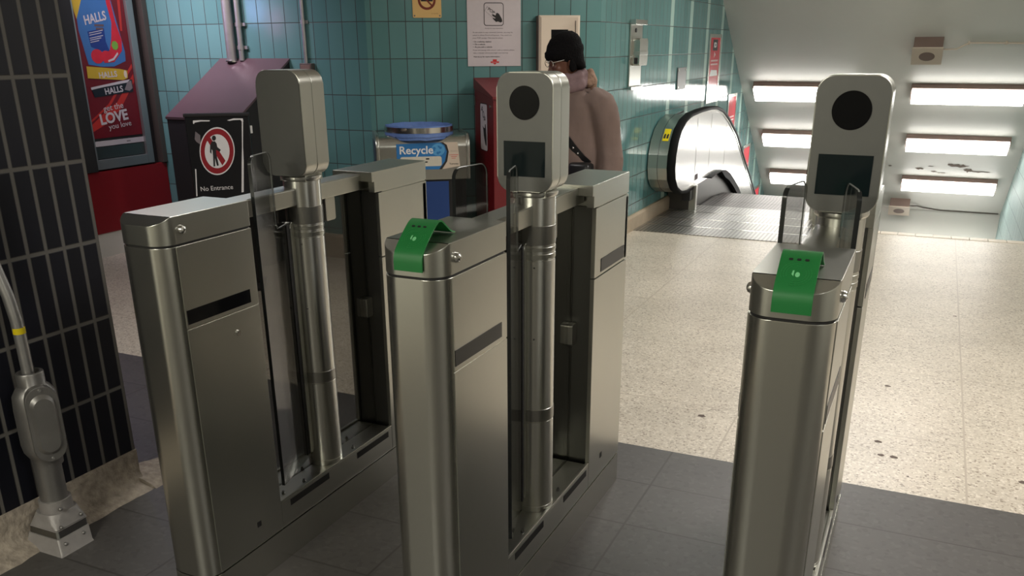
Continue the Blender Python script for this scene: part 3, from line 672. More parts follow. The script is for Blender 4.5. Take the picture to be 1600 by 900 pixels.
flat('sweet_bag', M['bag_blue'], [(5.37, 2.16), (5.345, 1.99), (5.265, 1.834), (5.263, 1.748), (5.285, 1.62), (5.305, 1.50), (5.43, 1.482), (5.551, 1.481), (5.677, 1.521), (5.684, 1.592), (5.65, 1.79), (5.616, 1.978), (5.62, 2.16)], hh + .0006)
flat('bag_swoosh', M['bag_red'], [(5.562, 2.16), (5.568, 1.95), (5.592, 1.81), (5.565, 1.69), (5.535, 1.61), (5.46, 1.56), (5.46, 1.51), (5.56, 1.515), (5.655, 1.60), (5.668, 1.68), (5.630, 1.82), (5.612, 1.96), (5.616, 2.16)], hh + .0012)
flat('bag_panel', M['bag_dark'], [(5.343, 1.742), (5.508, 1.768), (5.505, 1.67), (5.53, 1.60), (5.47, 1.59), (5.356, 1.63)], hh + .0012)
flat('cherry', M['bag_red'], circ(5.402, 1.560, .060, .054), hh + .0018)
flat('cherry', M['bag_red'], circ(5.488, 1.556, .050, .046), hh + .0024)
flat('leaf', M['bag_green'], circ(5.590, 1.640, .034, .036, 7, .4), hh + .0024)
for i, (b, wd) in enumerate(((1.728, .135), (1.712, .12), (1.690, .13), (1.676, .11), (1.660, .085))):
    flat('fine_print', M['poster_white'], [(5.357, b), (5.357 + wd, b + wd * .17), (5.357 + wd, b + wd * .17 + .005), (5.357, b + .005)], hh + .0018)
flat('arc_print', M['poster_white'], [(5.50, 1.515), (5.56, 1.53), (5.61, 1.575), (5.605, 1.59), (5.555, 1.545), (5.50, 1.53)], hh + .003)
text(AP, 5.443, 1.812, hh + .002, 'HALLS', .092, M['poster_white'], ps, width=.222, ang=.20, bold=.022, shear=.12)
flat('bag_number', M['mauve'], rect(5.43, 5.50, 1.756, 1.772), hh + .0015)
flat('bag_number', M['mauve'], rect(5.42, 5.51, 1.780, 1.796), hh + .0015)
flat('lozenge_pack', M['pack_yellow'], [(5.279, 1.488), (5.275, 1.400), (5.62, 1.376), (5.672, 1.39), (5.677, 1.448), (5.60, 1.462)], hh + .003)
flat('lozenge', M['cream'], circ(5.652, 1.42, .016, .03), hh + .0036)
text(AP, 5.477, 1.401, hh + .0038, 'HALLS', .062, M['poster_white'], ps, width=.18, ang=.05, bold=.02)
flat('liquorice_pack', M['pack_black'], [(5.287, 1.330), (5.31, 1.254), (5.707, 1.283), (5.712, 1.378), (5.60, 1.366)], hh + .003)
flat('pack_stripe', M['poster_white'], [(5.287, 1.330), (5.291, 1.312), (5.38, 1.325), (5.66, 1.356), (5.69, 1.378), (5.60, 1.370)], hh + .0034)
flat('pack_curl', M['ink_grey'], [(5.62, 1.30), (5.66, 1.36), (5.70, 1.37), (5.705, 1.31), (5.67, 1.29)], hh + .0034)
text(AP, 5.513, 1.280, hh + .004, 'HALLS', .066, M['poster_white'], ps, width=.185, ang=.09, bold=.02)
text(AP, 5.480, 1.152, hh + .002, 'get the', .066, M['poster_white'], ps, width=.205, ang=.10)
text(AP, 5.475, 1.058, hh + .002, 'LOVE', .112, M['poster_white'], ps, width=.285, ang=.10, bold=.035)
text(AP, 5.520, 1.010, hh + .0024, 'you love', .060, M['poster_white'], ps, width=.235, ang=.08)

# ================================================================ BLACK HOUSING WITH MAUVE SLOPING LID, PIPES
bx = thing('cable_housing', 'black floor housing with a mauve sloping lid, behind the no entrance board', 'housing', (-4.95, 5.60, 0))
mb = MB(); mb.prism([(5.28, 0), (5.945, 0), (5.945, 1.522), (5.28, 1.118)], lambda p, q, t: (t + 4.95, p - 5.60, q), -5.325, -4.645); mb.build('body', M['blackmatte'], bx)
mb = MB(); mb.prism([(5.272, 1.112), (5.945, 1.521), (5.945, 1.540), (5.270, 1.130)], lambda p, q, t: (t + 4.95, p - 5.60, q), -5.332, -4.638, .002); mb.build('sloping_lid', M['mauve'], bx)
mb = MB(); mb.box(-4.646 + 4.95, -4.638 + 4.95, 5.40 - 5.6, 5.43 - 5.6, 1.02, 1.075); mb.build('hinge_plate', M['white'], bx)
def pipe(name, x, y, r, z0, label, coup=(), flange=False):
    t = thing(name, label, 'pipe', (x, y, z0))
    mb = MB(); mb.tube([(0, 0, 0), (0, 0, 2.74 - z0)], r, 18); mb.build('pipe', M['conduit'], t, 60)
    for z in coup:
        mb = MB(); mb.tube([(0, 0, z - z0 - .016), (0, 0, z - z0 + .016)], r * 1.2, 18); mb.box(-r * 2.4, r * 2.4, .012, 5.95 - y, z - z0 - .012, z - z0 + .012); mb.build('clip', M['conduit'], t, 60)
    if flange:
        mb = MB(); mb.lathe([(r * 1.3, 0), (r * 1.3, .012), (r, .016)], (0, 0), 20); mb.build('flange', M['steel_bright'], t, 60)
pipe('wall_pipe', -5.168, 5.895, .038, 1.512, 'thick grey pipe rising from the back of the mauve lid', flange=True)
pipe('wall_pipe', -5.082, 5.915, .021, 1.523, 'thin conduit close beside the thick pipe above the mauve lid', (1.79, 1.62))
pipe('wall_pipe', -4.470, 5.928, .014, 1.505, 'slim conduit on the teal tiles ending in a small box right of the mauve lid', (1.80,))
cbx = thing('junction_box', 'small dull junction box under the slim conduit on teal tiles', 'box', (-4.46, 5.93, 1.45))
mb = MB(); mb.box(-.055, .055, -.03, .018, -.03, .055, .004); mb.build('box_body', M['brownsteel'], cbx)
mb = MB(); mb.box(-.045, .045, -.034, -.029, -.02, .045, .002); mb.build('box_cover', M['lamp_housing'], cbx)

# ================================================================ NO ENTRANCE BOARD
Q0 = Vector((-4.585, 4.70, 0))
nb = thing('no_entrance_board', 'black free-standing board with a no pedestrians symbol, before the mauve-lidded housing', 'sign', (Q0.x, Q0.y, 0))
NP = Plane((0, 0, 0), D2, (0, 0, 1), N2)
WB = .417
mb = MB(); NP.slab(mb, rect(0, WB, .50, 1.197), -.05, 0, .006); bd = mb.build('board', M['black'], nb)
mb = MB(); NP.slab(mb, rect(-.006, WB + .006, 1.185, 1.205), -.056, .006, .004); mb.build('top_rail', M['blackmatte'], nb)
for a in (.04, WB - .08):
    mb = MB(); NP.slab(mb, rect(a, a + .04, .02, .52), -.045, -.010, .003); mb.build('leg', M['blackmatte'], nb)
mb = MB(); NP.slab(mb, rect(0, WB, 0, .022), -.20, .15, .006); mb.build('base', M['blackmatte'], nb)
# sticker sheet with a white torn edge, red ring, bar and figure (local: a along board, b height)
def s4(zx, zy): return AFF[0][0] + AFF[1][0] * zx + AFF[2][0] * zy, AFF[0][1] + AFF[1][1] * zx + AFF[2][1] * zy
AFF = ((-.1089, 1.6309), (.0011184, -.0000279), (-.0001346, -.0011355))
def fl(name, m, pts, h, par=bd):
    mb = MB(); NP.slab(mb, pts, h, h + .0006); return mb.build(name, m, par, 0)
S = lambda L: [s4(*p) for p in L]
fl('sign_sheet', M['black'], S([(196, 418), (486, 396), (490, 850), (214, 880)]), .0004)
fl('torn_edge', M['white'], S([(195, 408), (240, 405), (292, 406), (290, 412), (240, 413), (205, 420), (200, 428), (195, 424)]), .001)
fl('torn_edge', M['white'], S([(392, 405), (430, 394), (484, 394), (488, 412), (478, 412), (470, 402), (430, 404), (405, 409)]), .001)
fl('torn_edge', M['white'], S([(478, 410), (486, 410), (487, 560), (492, 640), (494, 828), (481, 830), (480, 640), (481, 560)]), .001)
fl('torn_edge', M['white'], S([(205, 688), (212, 690), (218, 850), (211, 852)]), .001)
fl('torn_edge', M['ink_grey'], S([(208, 470), (236, 492), (240, 548), (214, 530), (204, 515)]), .001)
cxs, cys = 335, 585
ring = lambda r, k=1.36: [(cxs + r * math.cos(t * PI / 18) * (1 if math.cos(t * PI / 18) > 0 else 1.0), cys + r * k * math.sin(t * PI / 18)) for t in range(36)]
fl('symbol_border', M['white'], S(ring(103)), .0012)
fl('symbol_ring', M['sign_red'], S(ring(97)), .0018)
fl('symbol_field', M['white'], S(ring(73)), .0024)
fl('symbol_bar', M['sign_red'], S([(264, 500), (285, 490), (384, 640), (366, 668)]), .0030)
fl('pictogram', M['ink'], S([(316 + 12 * math.cos(k * PI / 8), 508 + 15 * math.sin(k * PI / 8)) for k in range(16)]), .0036)
fl('pictogram', M['ink'], S([(303, 528), (322, 526), (332, 540), (336, 560), (356, 576), (350, 588), (328, 575), (330, 600), (345, 668), (334, 670), (322, 625), (324, 672), (314, 674), (311, 610), (308, 580), (302, 572), (302, 600), (293, 590), (294, 550)]), .0036)
a_, b_ = s4(335, 815)
text(NP, a_, b_, .0016, 'No Entrance', .044, M['white'], bd, width=.216, ang=.04)

# ================================================================ THINGS ON THE BACK WALL
PB = lambda c: Plane(A2 - c, D2, (0, 0, 1), N2)
def on_wall(name, label, cat, d, z, group=None):
    loc = A2 + D2 * d + Vector((0, 0, z)); t = thing(name, label, cat, loc, 0, group); return t, PB(loc)
def fp(pl, name, m, pts, h, par, dh=.0005, bev=0):
    mb = MB(); pl.slab(mb, pts, h, h + dh, bev); return mb.build(name, m, par, 0)
# white notice
t, P = on_wall('payment_notice', 'white printed notice with a hand and ticket picture on the teal wall', 'notice', .96, 1.48)
sh = fp(P, 'sheet', M['paper'], rect(.755, 1.166, 1.479, 2.06), .004, t, .003)
fp(P, 'icon_frame', M['ink'], rrect(.882, 1.034, 1.766, 1.928, .02), .0072, sh)
fp(P, 'icon_field', M['paper'], rrect(.887, 1.029, 1.771, 1.923, .016), .0080, sh)
fp(P, 'ticket', M['ink_grey'], [(.888, 1.872), (.908, 1.902), (.985, 1.848), (.962, 1.815)], .0088, sh)
fp(P, 'ticket', M['paper'], [(.8905, 1.8715), (.9085, 1.8985), (.982, 1.848), (.961, 1.8185)], .0094, sh)
text(P, .934, 1.862, .0100, 'POP', .030, M['ink'], sh, width=.055, ang=-.60, bold=.01)
fp(P, 'hand', M['ink'], [(.942, 1.847), (.955, 1.846), (.972, 1.838), (.975, 1.850), (.984, 1.858), (.998, 1.850), (1.020, 1.815), (1.024, 1.797), (1.010, 1.789), (.990, 1.797), (.975, 1.793), (.955, 1.812), (.948, 1.820), (.955, 1.822), (.966, 1.816), (.972, 1.822), (.950, 1.834)], .0100, sh)
lines = [(.891, 1.745, 'Ready for any inspection', .010, .136, M['ink_grey']),
         (.795, 1.716, 'At any point in your streetcar journey, you may be', .012, .308, M['ink_grey']),
         (.795, 1.696, 'asked to show Proof-of-Payment. You need it in', .012, .300, M['ink_grey']),
         (.794, 1.676, 'your POP receipt. This may be asked:', .012, .232, M['ink_grey']),
         (.809, 1.650, 'In a subway station', .013, .128, M['ink']), (.809, 1.631, 'On a vehicle', .013, .080, M['ink']), (.809, 1.612, 'As you exit a vehicle', .013, .134, M['ink']),
         (.796, 1.590, 'If you are paying with tokens, cash or tickets, please', .012, .320, M['ink_grey']),
         (.797, 1.570, 'take a transfer where you begin your journey.', .012, .272, M['ink_grey']),
         (.798, 1.543, 'Visit ttc.ca for more information.', .012, .206, M['ink'])]
for d, z, s_, sz, wd, m in lines: text(P, d, z, .0074, s_, sz * 1.1, m, sh, 'printed_line', wd, 'LEFT', bold=.012 if m is M['ink'] else 0)
for z in (1.652, 1.633, 1.614): fp(P, 'bullet', M['ink'], circ(.799, z + .003, .0022, n=8), .0074, sh)
lg = fp(P, 'emblem', M['red_ink'], [(.930, 1.512), (.930, 1.503), (.952, 1.500), (.955, 1.494), (.963, 1.490), (.971, 1.494), (.974, 1.500), (.996, 1.503), (.996, 1.512), (.978, 1.514), (.979, 1.528), (.947, 1.528), (.948, 1.514)], .0074, sh)
text(P, .963, 1.5025, .0080, 'TTC', .009, M['paper'], lg, width=.040, bold=.01)
# no smoking plate
t, P = on_wall('no_smoking_plate', 'small yellow no smoking plate high on the teal wall', 'sign', .456, 1.82)
sh = fp(P, 'plate', M['sign_yellow'], rrect(.349, .563, 1.822, 2.10, .008, 3), .003, t, .003)
fp(P, 'ring', M['brown_ink'], circ(.456, 1.942, .066, n=40), .0064, sh)
fp(P, 'field', M['sign_yellow'], circ(.456, 1.942, .049, n=40), .0070, sh)
fp(P, 'cigarette', M['ink'], rect(.412, .500, 1.934, 1.946), .0076, sh)
fp(P, 'slash', M['brown_ink'], [(.416, 1.974), (.424, 1.982), (.496, 1.910), (.488, 1.902)], .0084, sh)
text(P, .512, 1.850, .0066, 'no smoking', .007, M['brown_ink'], sh, width=.05)
for d in (.362, .550): fp(P, 'screw', M['steel_dark'], circ(d, 1.836, .006, n=10), .0062, sh, .002)
# cream framed cabinet
t, P = on_wall('wall_cabinet', 'cream framed wall cabinet behind the head of the person in the black hat', 'cabinet', 1.45, 1.40)
mb = MB(); P.slab(mb, rect(1.288, 1.602, 1.298, 1.836), .0, .086, .003); P_ = mb.build('housing', M['lamp_housing'], t)  # cream cabinet's sides painted brown, their shade put into the colour
o_, i_ = rect(1.286, 1.604, 1.296, 1.838), rect(1.382, 1.515, 1.40, 1.738)
e_ = rect(1.302, 1.588, 1.312, 1.822)
mb = MB(); mb.loft([[P(a, b, .085) for a, b in o_], [P(a, b, .112) for a, b in o_], [P(a, b, .122) for a, b in e_], [P(a, b, .104) for a, b in i_], [P(a, b, .095) for a, b in i_]], cap=False)
mb.build('bevel_frame', M['cream'], t, 20)
mb = MB(); P.slab(mb, i_, .094, .1015); mb.build('dark_glass', M['blackgloss'], t)
mb = MB(); P.slab(mb, rect(1.566, 1.572, 1.60, 1.80), .112, .121); mb.build('latch_slot', M['brownsteel'], t)

# ================================================================ RECYCLING BIN
loc = A2 + D2 * .34 + N2 * .25
rb = thing('recycling_bin', 'steel-topped recycling bin with a blue liner hoop, left of the red box', 'bin', loc)
P = PB(loc)
side = lambda p, q, t: P(t, q, p)
mb = MB()
hood = [(.04, .70), (.47, .70), (.47, .93)] + [(.47 - .085 + .085 * math.cos(k * PI / 16), .93 + .085 * math.sin(k * PI / 16)) for k in range(1, 9)] + [(.06, 1.015), (.04, .99)]
mb.prism(hood, side, .012, .676, .004); hd = mb.build('steel_hood', M['steel_v'], rb, 40)
for a, b in ((.000, .026), (.662, .688)):
    big = [(.03, .70), (.478, .70), (.478, .93)] + [(.478 - .09 + .09 * math.cos(k * PI / 16), .93 + .095 * math.sin(k * PI / 16)) for k in range(1, 9)] + [(.05, 1.025), (.03, 1.0)]
    mb = MB(); mb.prism(big, side, a, b, .006); mb.build('end_rim', M['steel'], hd, 40)
mb = MB(); mb.prism([(.10, .72), (.42, .72), (.42, .92), (.36, .97), (.10, .97)], side, -.003, .001); mb.build('end_panel', mat('purple_reflection_panel', srgb(58, 46, 74), .3), hd)  # recessed end; its purple reflection is put into the dark colour
mb = MB(); P.slab(mb, rect(.030, .658, .03, .70), .05, .455, .004); bo = mb.build('body', M['black'], rb)
mb = MB(); P.slab(mb, rect(.06, .525, .05, .685), .455, .468, .004); mb.build('blue_panel', M['bin_blue'], bo)
mb = MB(); P.slab(mb, rect(.05, .64, .0, .035), .07, .44); mb.build('foot', M['blackmatte'], rb)
# hoop and liner
c0 = P(.338, 0, .262)
def hoop(r0_, r1_, z0, z1, nm, m, par, n=48, wob=0):
    mb = MB(); rings = []
    for k in range(n):
        a = k * 2 * PI / n; dv = D2 * math.cos(a) + N2 * math.sin(a); wv = wob * noise.noise(Vector((math.cos(a) * 4, math.sin(a) * 4, 1)))
        rings.append([c0 + dv * r0_ + Vector((0, 0, z0 + wv)), c0 + dv * r1_ + Vector((0, 0, z0 + wv)), c0 + dv * (r1_ + wv) + Vector((0, 0, z1 + wv)), c0 + dv * (r0_ + wv) + Vector((0, 0, z1 + wv))])
    mb.loft(rings, close=True); return mb.build(nm, m, par, 40)
hp_ = hoop(.248, .258, 1.034, 1.072, 'liner_hoop', M['steel_bright'], rb)
hoop(.240, .2475, .985, 1.080, 'bin_liner', M['bag_plastic'], rb, 60, .005)
hoop(.246, .254, 1.006, 1.036, 'liner_skirt', M['bag_plastic'], rb, 60, .005)
mb = MB(); mb.lathe([(.20, .992), (.240, .996)], (c0.x, c0.y), 40); mb.build('liner_mouth', M['bag_plastic'], rb)
a = -2.25; dv = D2 * -.50 + N2 * .866
mb = MB(); q = c0 + dv * .262; mb.ellipsoid((q.x, q.y, 1.060), .022, .022, .014, 12, 8); mb.build('hoop_clasp', M['brownsteel'], rb)
# front label
lb = fp(P, 'front_label', M['blue'], [(.148, .776), (.455, .774), (.50, .83), (.516, .90), (.50, .945), (.47, .966), (.148, .960)], .471, hd, .0016)
fp(P, 'label_edge', M['ink'], [(.47, .966), (.50, .945), (.516, .90), (.50, .83), (.455, .774), (.475, .774), (.517, .83), (.530, .90), (.517, .948), (.49, .966)], .471, hd, .0020)
fp(P, 'cream_notice', M['cream'], [(.49, .966), (.517, .948), (.530, .90), (.517, .83), (.480, .774), (.612, .794), (.597, .966)], .471, hd, .0014)
fp(P, 'white_band', mat('worn_white_label', srgb(206, 200, 184), .6, noise_amt=.12, nscale=30), rrect(.172, .476, .798, .868, .015), .4728, lb, .0006)
text(P, .171, .889, .4730, 'Recycle', .078, M['white'], lb, width=.245, align='LEFT', bold=.018)
# chasing arrows mark
fp(P, 'arrow_disc', M['blue_light'], circ(.452, .915, .050, .044), .4728, lb)
for k in range(3):
    a0 = PI / 2 + k * 2 * PI / 3
    pts = []
    for r_, da in ((.034, .1), (.034, .9), (.044, .9), (.028, 1.45), (.012, .9), (.020, .9), (.020, .1)): pts.append((.448 + r_ * math.cos(a0 - da), .915 + r_ * .9 * math.sin(a0 - da)))
    fp(P, 'recycle_arrow', M['blue'], pts, .4734, lb)
fp(P, 'label_print', M['ink'], rect(.36, .385, .846, .856), .4736, lb); fp(P, 'label_print', M['ink'], rect(.352, .372, .824, .833), .4736, lb)
text(P, .568, .900, .4726, 'Questions', .008, M['ink_grey'], hd, 'label_print', .05)
fp(P, 'label_print', M['red_ink'], rect(.530, .600, .874, .877), .4726, hd); fp(P, 'label_print', M['red_ink'], rect(.545, .590, .862, .865), .4726, hd); fp(P, 'label_print', M['red_ink'], rect(.550, .580, .850, .853), .4726, hd)
text(P, .566, .806, .4726, 'Toronto', .016, M['ink'], hd, 'label_print', .068, bold=.02)

# ================================================================ RED BOX WITH SLOPING LID
fd = Vector((.66, -.751, 0)).normalized(); sd = Vector((.751, .66, 0)).normalized()
b0 = A2 + D2 * .790 + N2 * .085
rx = thing('red_collection_box', 'tall red metal box with sloping lid and hand sticker, beside the recycling bin', 'box', b0)
SPn = Plane((0, 0, 0), fd, (0, 0, 1), -sd)                  # its left side
mb = MB(); SPn.slab(mb, [(0, .0), (.53, .0), (.53, 1.264), (0, 1.318)], -.40, 0, .003); bo = mb.build('body', M['redbox'], rx)
mb = MB(); SPn.slab(mb, [(-.006, 1.322), (.542, 1.267), (.542, 1.285), (-.006, 1.398)], -.408, .008, .003); mb.build('sloping_lid', M['redbox'], rx)
st = fp(SPn, 'sticker_border', M['ink'], rrect(.165, .365, .885, 1.228, .022), .0005, bo, .0006)
st = fp(SPn, 'sticker', M['paper'], rrect(.171, .359, .891, 1.222, .020), .0012, bo, .0006)
text(SPn, .242, 1.13, .0020, 'POP', .066, M['ink'], st, width=.13, ang=-.75, bold=.01)
fp(SPn, 'hand', M['ink'], [(.235, 1.065), (.26, 1.055), (.295, 1.05), (.302, 1.08), (.320, 1.082), (.332, 1.03), (.342, .96), (.337, .925), (.305, .935), (.285, .965), (.262, 1.0), (.254, 1.035)], .0020, st)
mb = MB(); SPn.slab(mb, rect(.012, .030, 1.20, 1.265), 0, .008, .002); mb.build('hinge', M['steel_dark'], bo)
mb = MB(); q = SPn(.465, 1.215, 0); q2 = SPn(.465, 1.215, .008); mb.tube([q, q2], .010, 12); mb.build('lock', M['steel_bright'], bo)

# ================================================================ ESCALATOR WALL
def esc_plane(c): return Plane(Vector((XW, 0, 0)) - Vector(c), (0, 1, 0), (0, 0, 1), (1, 0, 0))
t = thing('wall_intercom', 'steel intercom box on a tall back plate on the teal escalator wall', 'intercom', (XW, 7.9, 1.28)); P = esc_plane((XW, 7.9, 1.28))
mb = MB(); P.slab(mb, rect(7.73, 8.06, 1.285, 1.79), .002, .018, .003); bp_ = mb.build('back_plate', M['steel'], t)
mb = MB(); P.slab(mb, rect(7.73, 8.06, 1.79, 1.83), .002, .06, .003); mb.build('top_hood', M['steel_bright'], t)
mb = MB(); P.slab(mb, rect(7.725, 8.065, 1.262, 1.29), .002, .04, .003); mb.build('lower_lip', M['steel_bright'], t)
mb = MB(); P.slab(mb, rrect(7.78, 8.02, 1.46, 1.68, .02), .018, .085, .008); ib = mb.build('call_box', M['steel_v'], t)
mb = MB(); P.slab(mb, rect(7.778, 8.022, 1.545, 1.575), .03, .088, .002); mb.build('joint_band', M['steel'], ib)
mb = MB(); mb.box(.04, .07, 7.776 - 7.9, 7.784 - 7.9, .195, .245); mb.build('slot', M['blackmatte'], ib)
mb = MB(); P.slab(mb, circ(7.86, 1.745, .018), .018, .024); mb.build('camera_eye', M['black'], bp_)
mb = MB(); P.slab(mb, circ(7.765, 1.53, .012), .018, .034); mb.build('bolt', M['steel_bright'], bp_)
t = thing('blank_plate', 'plain grey metal plate on the teal wall, right of the intercom', 'plate', (XW, 9.56, 1.20)); P = esc_plane((XW, 9.56, 1.20))
mb = MB(); P.slab(mb, rect(9.38, 9.72, 1.195, 1.41), .002, .012, .003); mb.build('plate', mat('grey_plate', (.16, .16, .155), .45, .5), t)
for y, z in ((9.41, 1.22), (9.69, 1.22), (9.41, 1.385), (9.69, 1.385)):
    mb = MB(); P.slab(mb, circ(y, z, .010, n=10), .012, .016); mb.build('screw', M['steel'], t)
def esc_ad(y, z, label, wd=.60, ht=.76, small=False):
    t = thing('framed_advertisement', label, 'advertisement', (XW, y, z), 0, 'red advertisements along the escalator wall')
    P = Plane((0, 0, 0), (0, 1, 0), (0, 0, 1), (1, 0, 0)); hw = wd / 2
    mb = MB()
    for r_ in (rect(-hw, -hw + .05, 0, ht), rect(hw - .05, hw, 0, ht), rect(-hw + .05, hw - .05, 0, .05), rect(-hw + .05, hw - .05, ht - .04, ht)): P.slab(mb, r_, .001, .011, .003)
    mb.build('frame', M['steel_bright'], t)
    mb = MB(); P.slab(mb, rect(-hw + .05, hw - .05, .05, ht - .04), .001, .006); po = mb.build('poster', M['ad_red'], t)
    k = ht / .76
    fp(P, 'pale_band', M['ad_pale'], rect(-hw + .06, hw - .06, .07 * k, .18 * k), .0063, po)
    fp(P, 'white_car', M['white'], [(-hw + .10, .30 * k), (hw - .10, .30 * k), (hw - .14, .36 * k), (-hw + .16, .37 * k)], .0063, po)
    for b in (.42, .46): fp(P, 'text_line', M['ad_pale'], rect(-hw + .12, hw - .12, b * k, (b + .018) * k), .0063, po)
    if not small:
        fp(P, 'dark_square', M['ink'], rect(-.12, .12, .58 * k, .70 * k), .0063, po); text(P, 0, .615 * k, .0070, 'ID', .075, M['white'], po, width=.13, bold=.03)
        fp(P, 'arrow', M['ad_pale'], [(-.04, .50 * k), (.05, .535 * k), (-.04, .57 * k)], .0063, po)
    return t
esc_ad(11.03, .985, 'upper red framed advertisement on the teal wall above the escalator newel')
esc_ad(12.28, .27, 'second red advertisement down the escalator wall, just right of the handrail curve', .55, .76, True)
esc_ad(13.60, -.50, 'third red advertisement going down the teal escalator wall', .55, .76, True)
esc_ad(14.75, -1.26, 'lowest red advertisement on the teal escalator wall, almost hidden by the handrail', .55, .76, True)

# ================================================================ ESCALATOR
es = thing('escalator', 'descending escalator with bright steel balustrade and black handrail', 'escalator', (-1.55, 9.3, 0))
EO = Vector((-1.55, 9.3, 0))
def E3(x, y, z): return Vector((x, y, z)) - EO
rail = [(9.30, .215), (9.0, .215), (8.76, .240), (8.58, .305), (8.47, .40), (8.425, .52), (8.435, .65), (8.50, .78), (8.61, .885), (8.78, .96), (9.0, .998), (9.35, 1.012), (9.8, 1.015), (10.15, 1.0), (10.5, .945), (10.85, .835), (11.37, .625), (12.2, .155), (13.18, -.40), (15.0, -1.44), (16.4, -2.24)]
def offs(path, d):
    out = []
    for i, (y, z) in enumerate(path):
        a, b = path[max(i - 1, 0)], path[min(i + 1, len(path) - 1)]; t = Vector((b[0] - a[0], b[1] - a[1])).normalized(); out.append((y + t.y * d, z - t.x * d))
    return out
low = [(16.4, -2.85), (15.0, -2.05), (13.2, -1.02), (11.9, -.275), (11.55, -.085), (11.2, .06), (10.9, .165), (10.6, .225), (10.3, .250), (9.95, .25), (9.35, .235)]
yz = lambda p, q, t: E3(t, p, q)
def balustrade(x_in, sgn, mats):
    """x_in: face on the step side; sgn: +1 when the outer side lies towards -x"""
    X = lambda d: x_in - sgn * d
    inner = offs(rail, .055)
    mb = MB(); mb.prism(inner[1:] + low, yz, *sorted((X(-.004), X(.030)))); pn = mb.build('inner_panel', M['panel_steel'], es, 20)
    for y in (9.32, 9.95, 10.75):
        mb = MB(); mb.box(X(-.005) - .001 - EO.x, X(-.005) + .001 - EO.x, y - EO.y, y + .006 - EO.y, .30, .93 if y < 10.5 else .80); mb.build('panel_joint', M['steel'], pn)
    if sgn > 0:
        mb = MB(); mb.box(X(-.006) - EO.x, X(-.002) - EO.x, 9.35 - EO.y, 9.47 - EO.y, .30, .36); mb.build('data_plate', M['ink_grey'], pn)
    # bright moulding round the panel
    mb = MB(); o1, o2 = offs(rail, .034), offs(rail, .058)
    mb.loft([[E3(X(-.012), *a), E3(X(.03), *a), E3(X(.03), *b), E3(X(-.012), *b)] for a, b in zip(o1, o2)]); mb.build('rail_guide', M['steel_bright'], es, 40)
    # handrail belt
    hw = .040; rings = []
    oo, oi = offs(rail, 0), offs(rail, .034)
    for a, b in zip(oo, oi):
        m_ = ((a[0] * .6 + b[0] * .4), (a[1] * .6 + b[1] * .4))
        rings.append([E3(X(-.020), *b), E3(X(-.024), *m_), E3(X(-.012), *a), E3(X(.048), *a), E3(X(.060), *m_), E3(X(.056), *b)])
    mb = MB(); mb.loft(rings); mb.build('handrail', M['rubber'], es, 60)
    # outer decking: drum-shaped steel housing against the wall
    xo = XW + .012 if sgn > 0 else -.62
    dk = offs(rail, .016)
    dk = dk[:11] + [(y, z - .05) for y, z in dk[11:]]
    body = dk + low[:-1] + [(9.35, .20)]
    mb = MB(); mb.prism(body, yz, *sorted((xo, X(.062)))); oh = mb.build('outer_decking', M['steel'], es, 20)
    mb = MB(); xm = (xo + X(.062)) / 2
    mb.prism(offs(rail, .0145)[1:12] + offs(rail, .03)[1:12][::-1], yz, xm - .003, xm + .003); mb.build('decking_joint', M['steel_dark'], oh)
    if sgn > 0:
        ys_ = offs(rail, .0125)[7:9]; yi = offs(rail, .03)[7:9][::-1]
        mb = MB(); mb.prism(ys_ + yi, yz, *sorted((X(.080), X(.140)))); sk = mb.build('caution_sticker', M['yellow'], oh)
        s0, s1 = Vector(ys_[0]), Vector(ys_[1]); tv = (s1 - s0).normalized()
        PS = Plane(E3(X(.110), s0.x, s0.y), (1, 0, 0), (0, tv.x, tv.y), (0, -tv.y, tv.x))
        for a_ in (-.014, .014): fp(PS, 'sticker_mark', M['ink'], [(a_ - .010, .03), (a_ + .010, .03), (a_ + .008, .062), (a_ + .011, .075), (a_, .088), (a_ - .010, .070)], .0008, sk)
    # skirt and base
    sk_ = [(9.27, -.10), (10.5, -.10), (16.4, -3.3)] + low[:-1] + [(9.27, .26)]
    mb = MB(); mb.prism(sk_, yz, *sorted((X(.004), X(.10)))); mb.build('skirt_panel', M['skirt'], es, 20)
    mb = MB(); a, b = sorted((xo, X(.01))); mb.box(a - EO.x, b - EO.x, -.05, .4, -.1, .30, .003); mb.build('newel_base', M['skirt'], es)
    mb = MB(); a, b = sorted((X(-.05), X(.02))); mb.box(a - EO.x, b - EO.x, -.052, .02, -.02, .262, .004); mb.build('lit_skirt_edge', M['steel'], es)  # the skirt's lit edge, put in as a strip of brighter steel
    # black brush guard along the lower edge of the panel
    lo = [(9.93, .262), (10.15, .275), (10.45, .278), (10.7, .250), (10.95, .185), (11.25, .070), (11.6, -.085), (12.2, -.42), (13.2, -1.0)]
    l2 = offs(lo, .012); l3 = offs(lo, .085)
    mb = MB(); mb.loft([[E3(X(-.055), *a), E3(X(.0), *a), E3(X(.0), *(b if i > 2 else c)), E3(X(-.055), *(b if i > 2 else c))] for i, (a, b, c) in enumerate(zip(lo, l3, l2))]); mb.build('skirt_guard', M['rubber'], es, 40)
    mb = MB(); a, b = sorted((X(-.02), X(.065))); mb.box(a - EO.x, b - EO.x, 9.12 - EO.y, 9.24 - EO.y, .12, .235, .006); mb.build('rail_inlet', M['black'], es)
balustrade(-2.197, 1, M)
balustrade(-.95, -1, M)
mb = MB(); mb.box(XW + .04 - EO.x, -.60 - EO.x, 7.98 - EO.y, 9.60 - EO.y, .0005, .006)
fpz = mb.build('floor_plate', M['groove'], es)
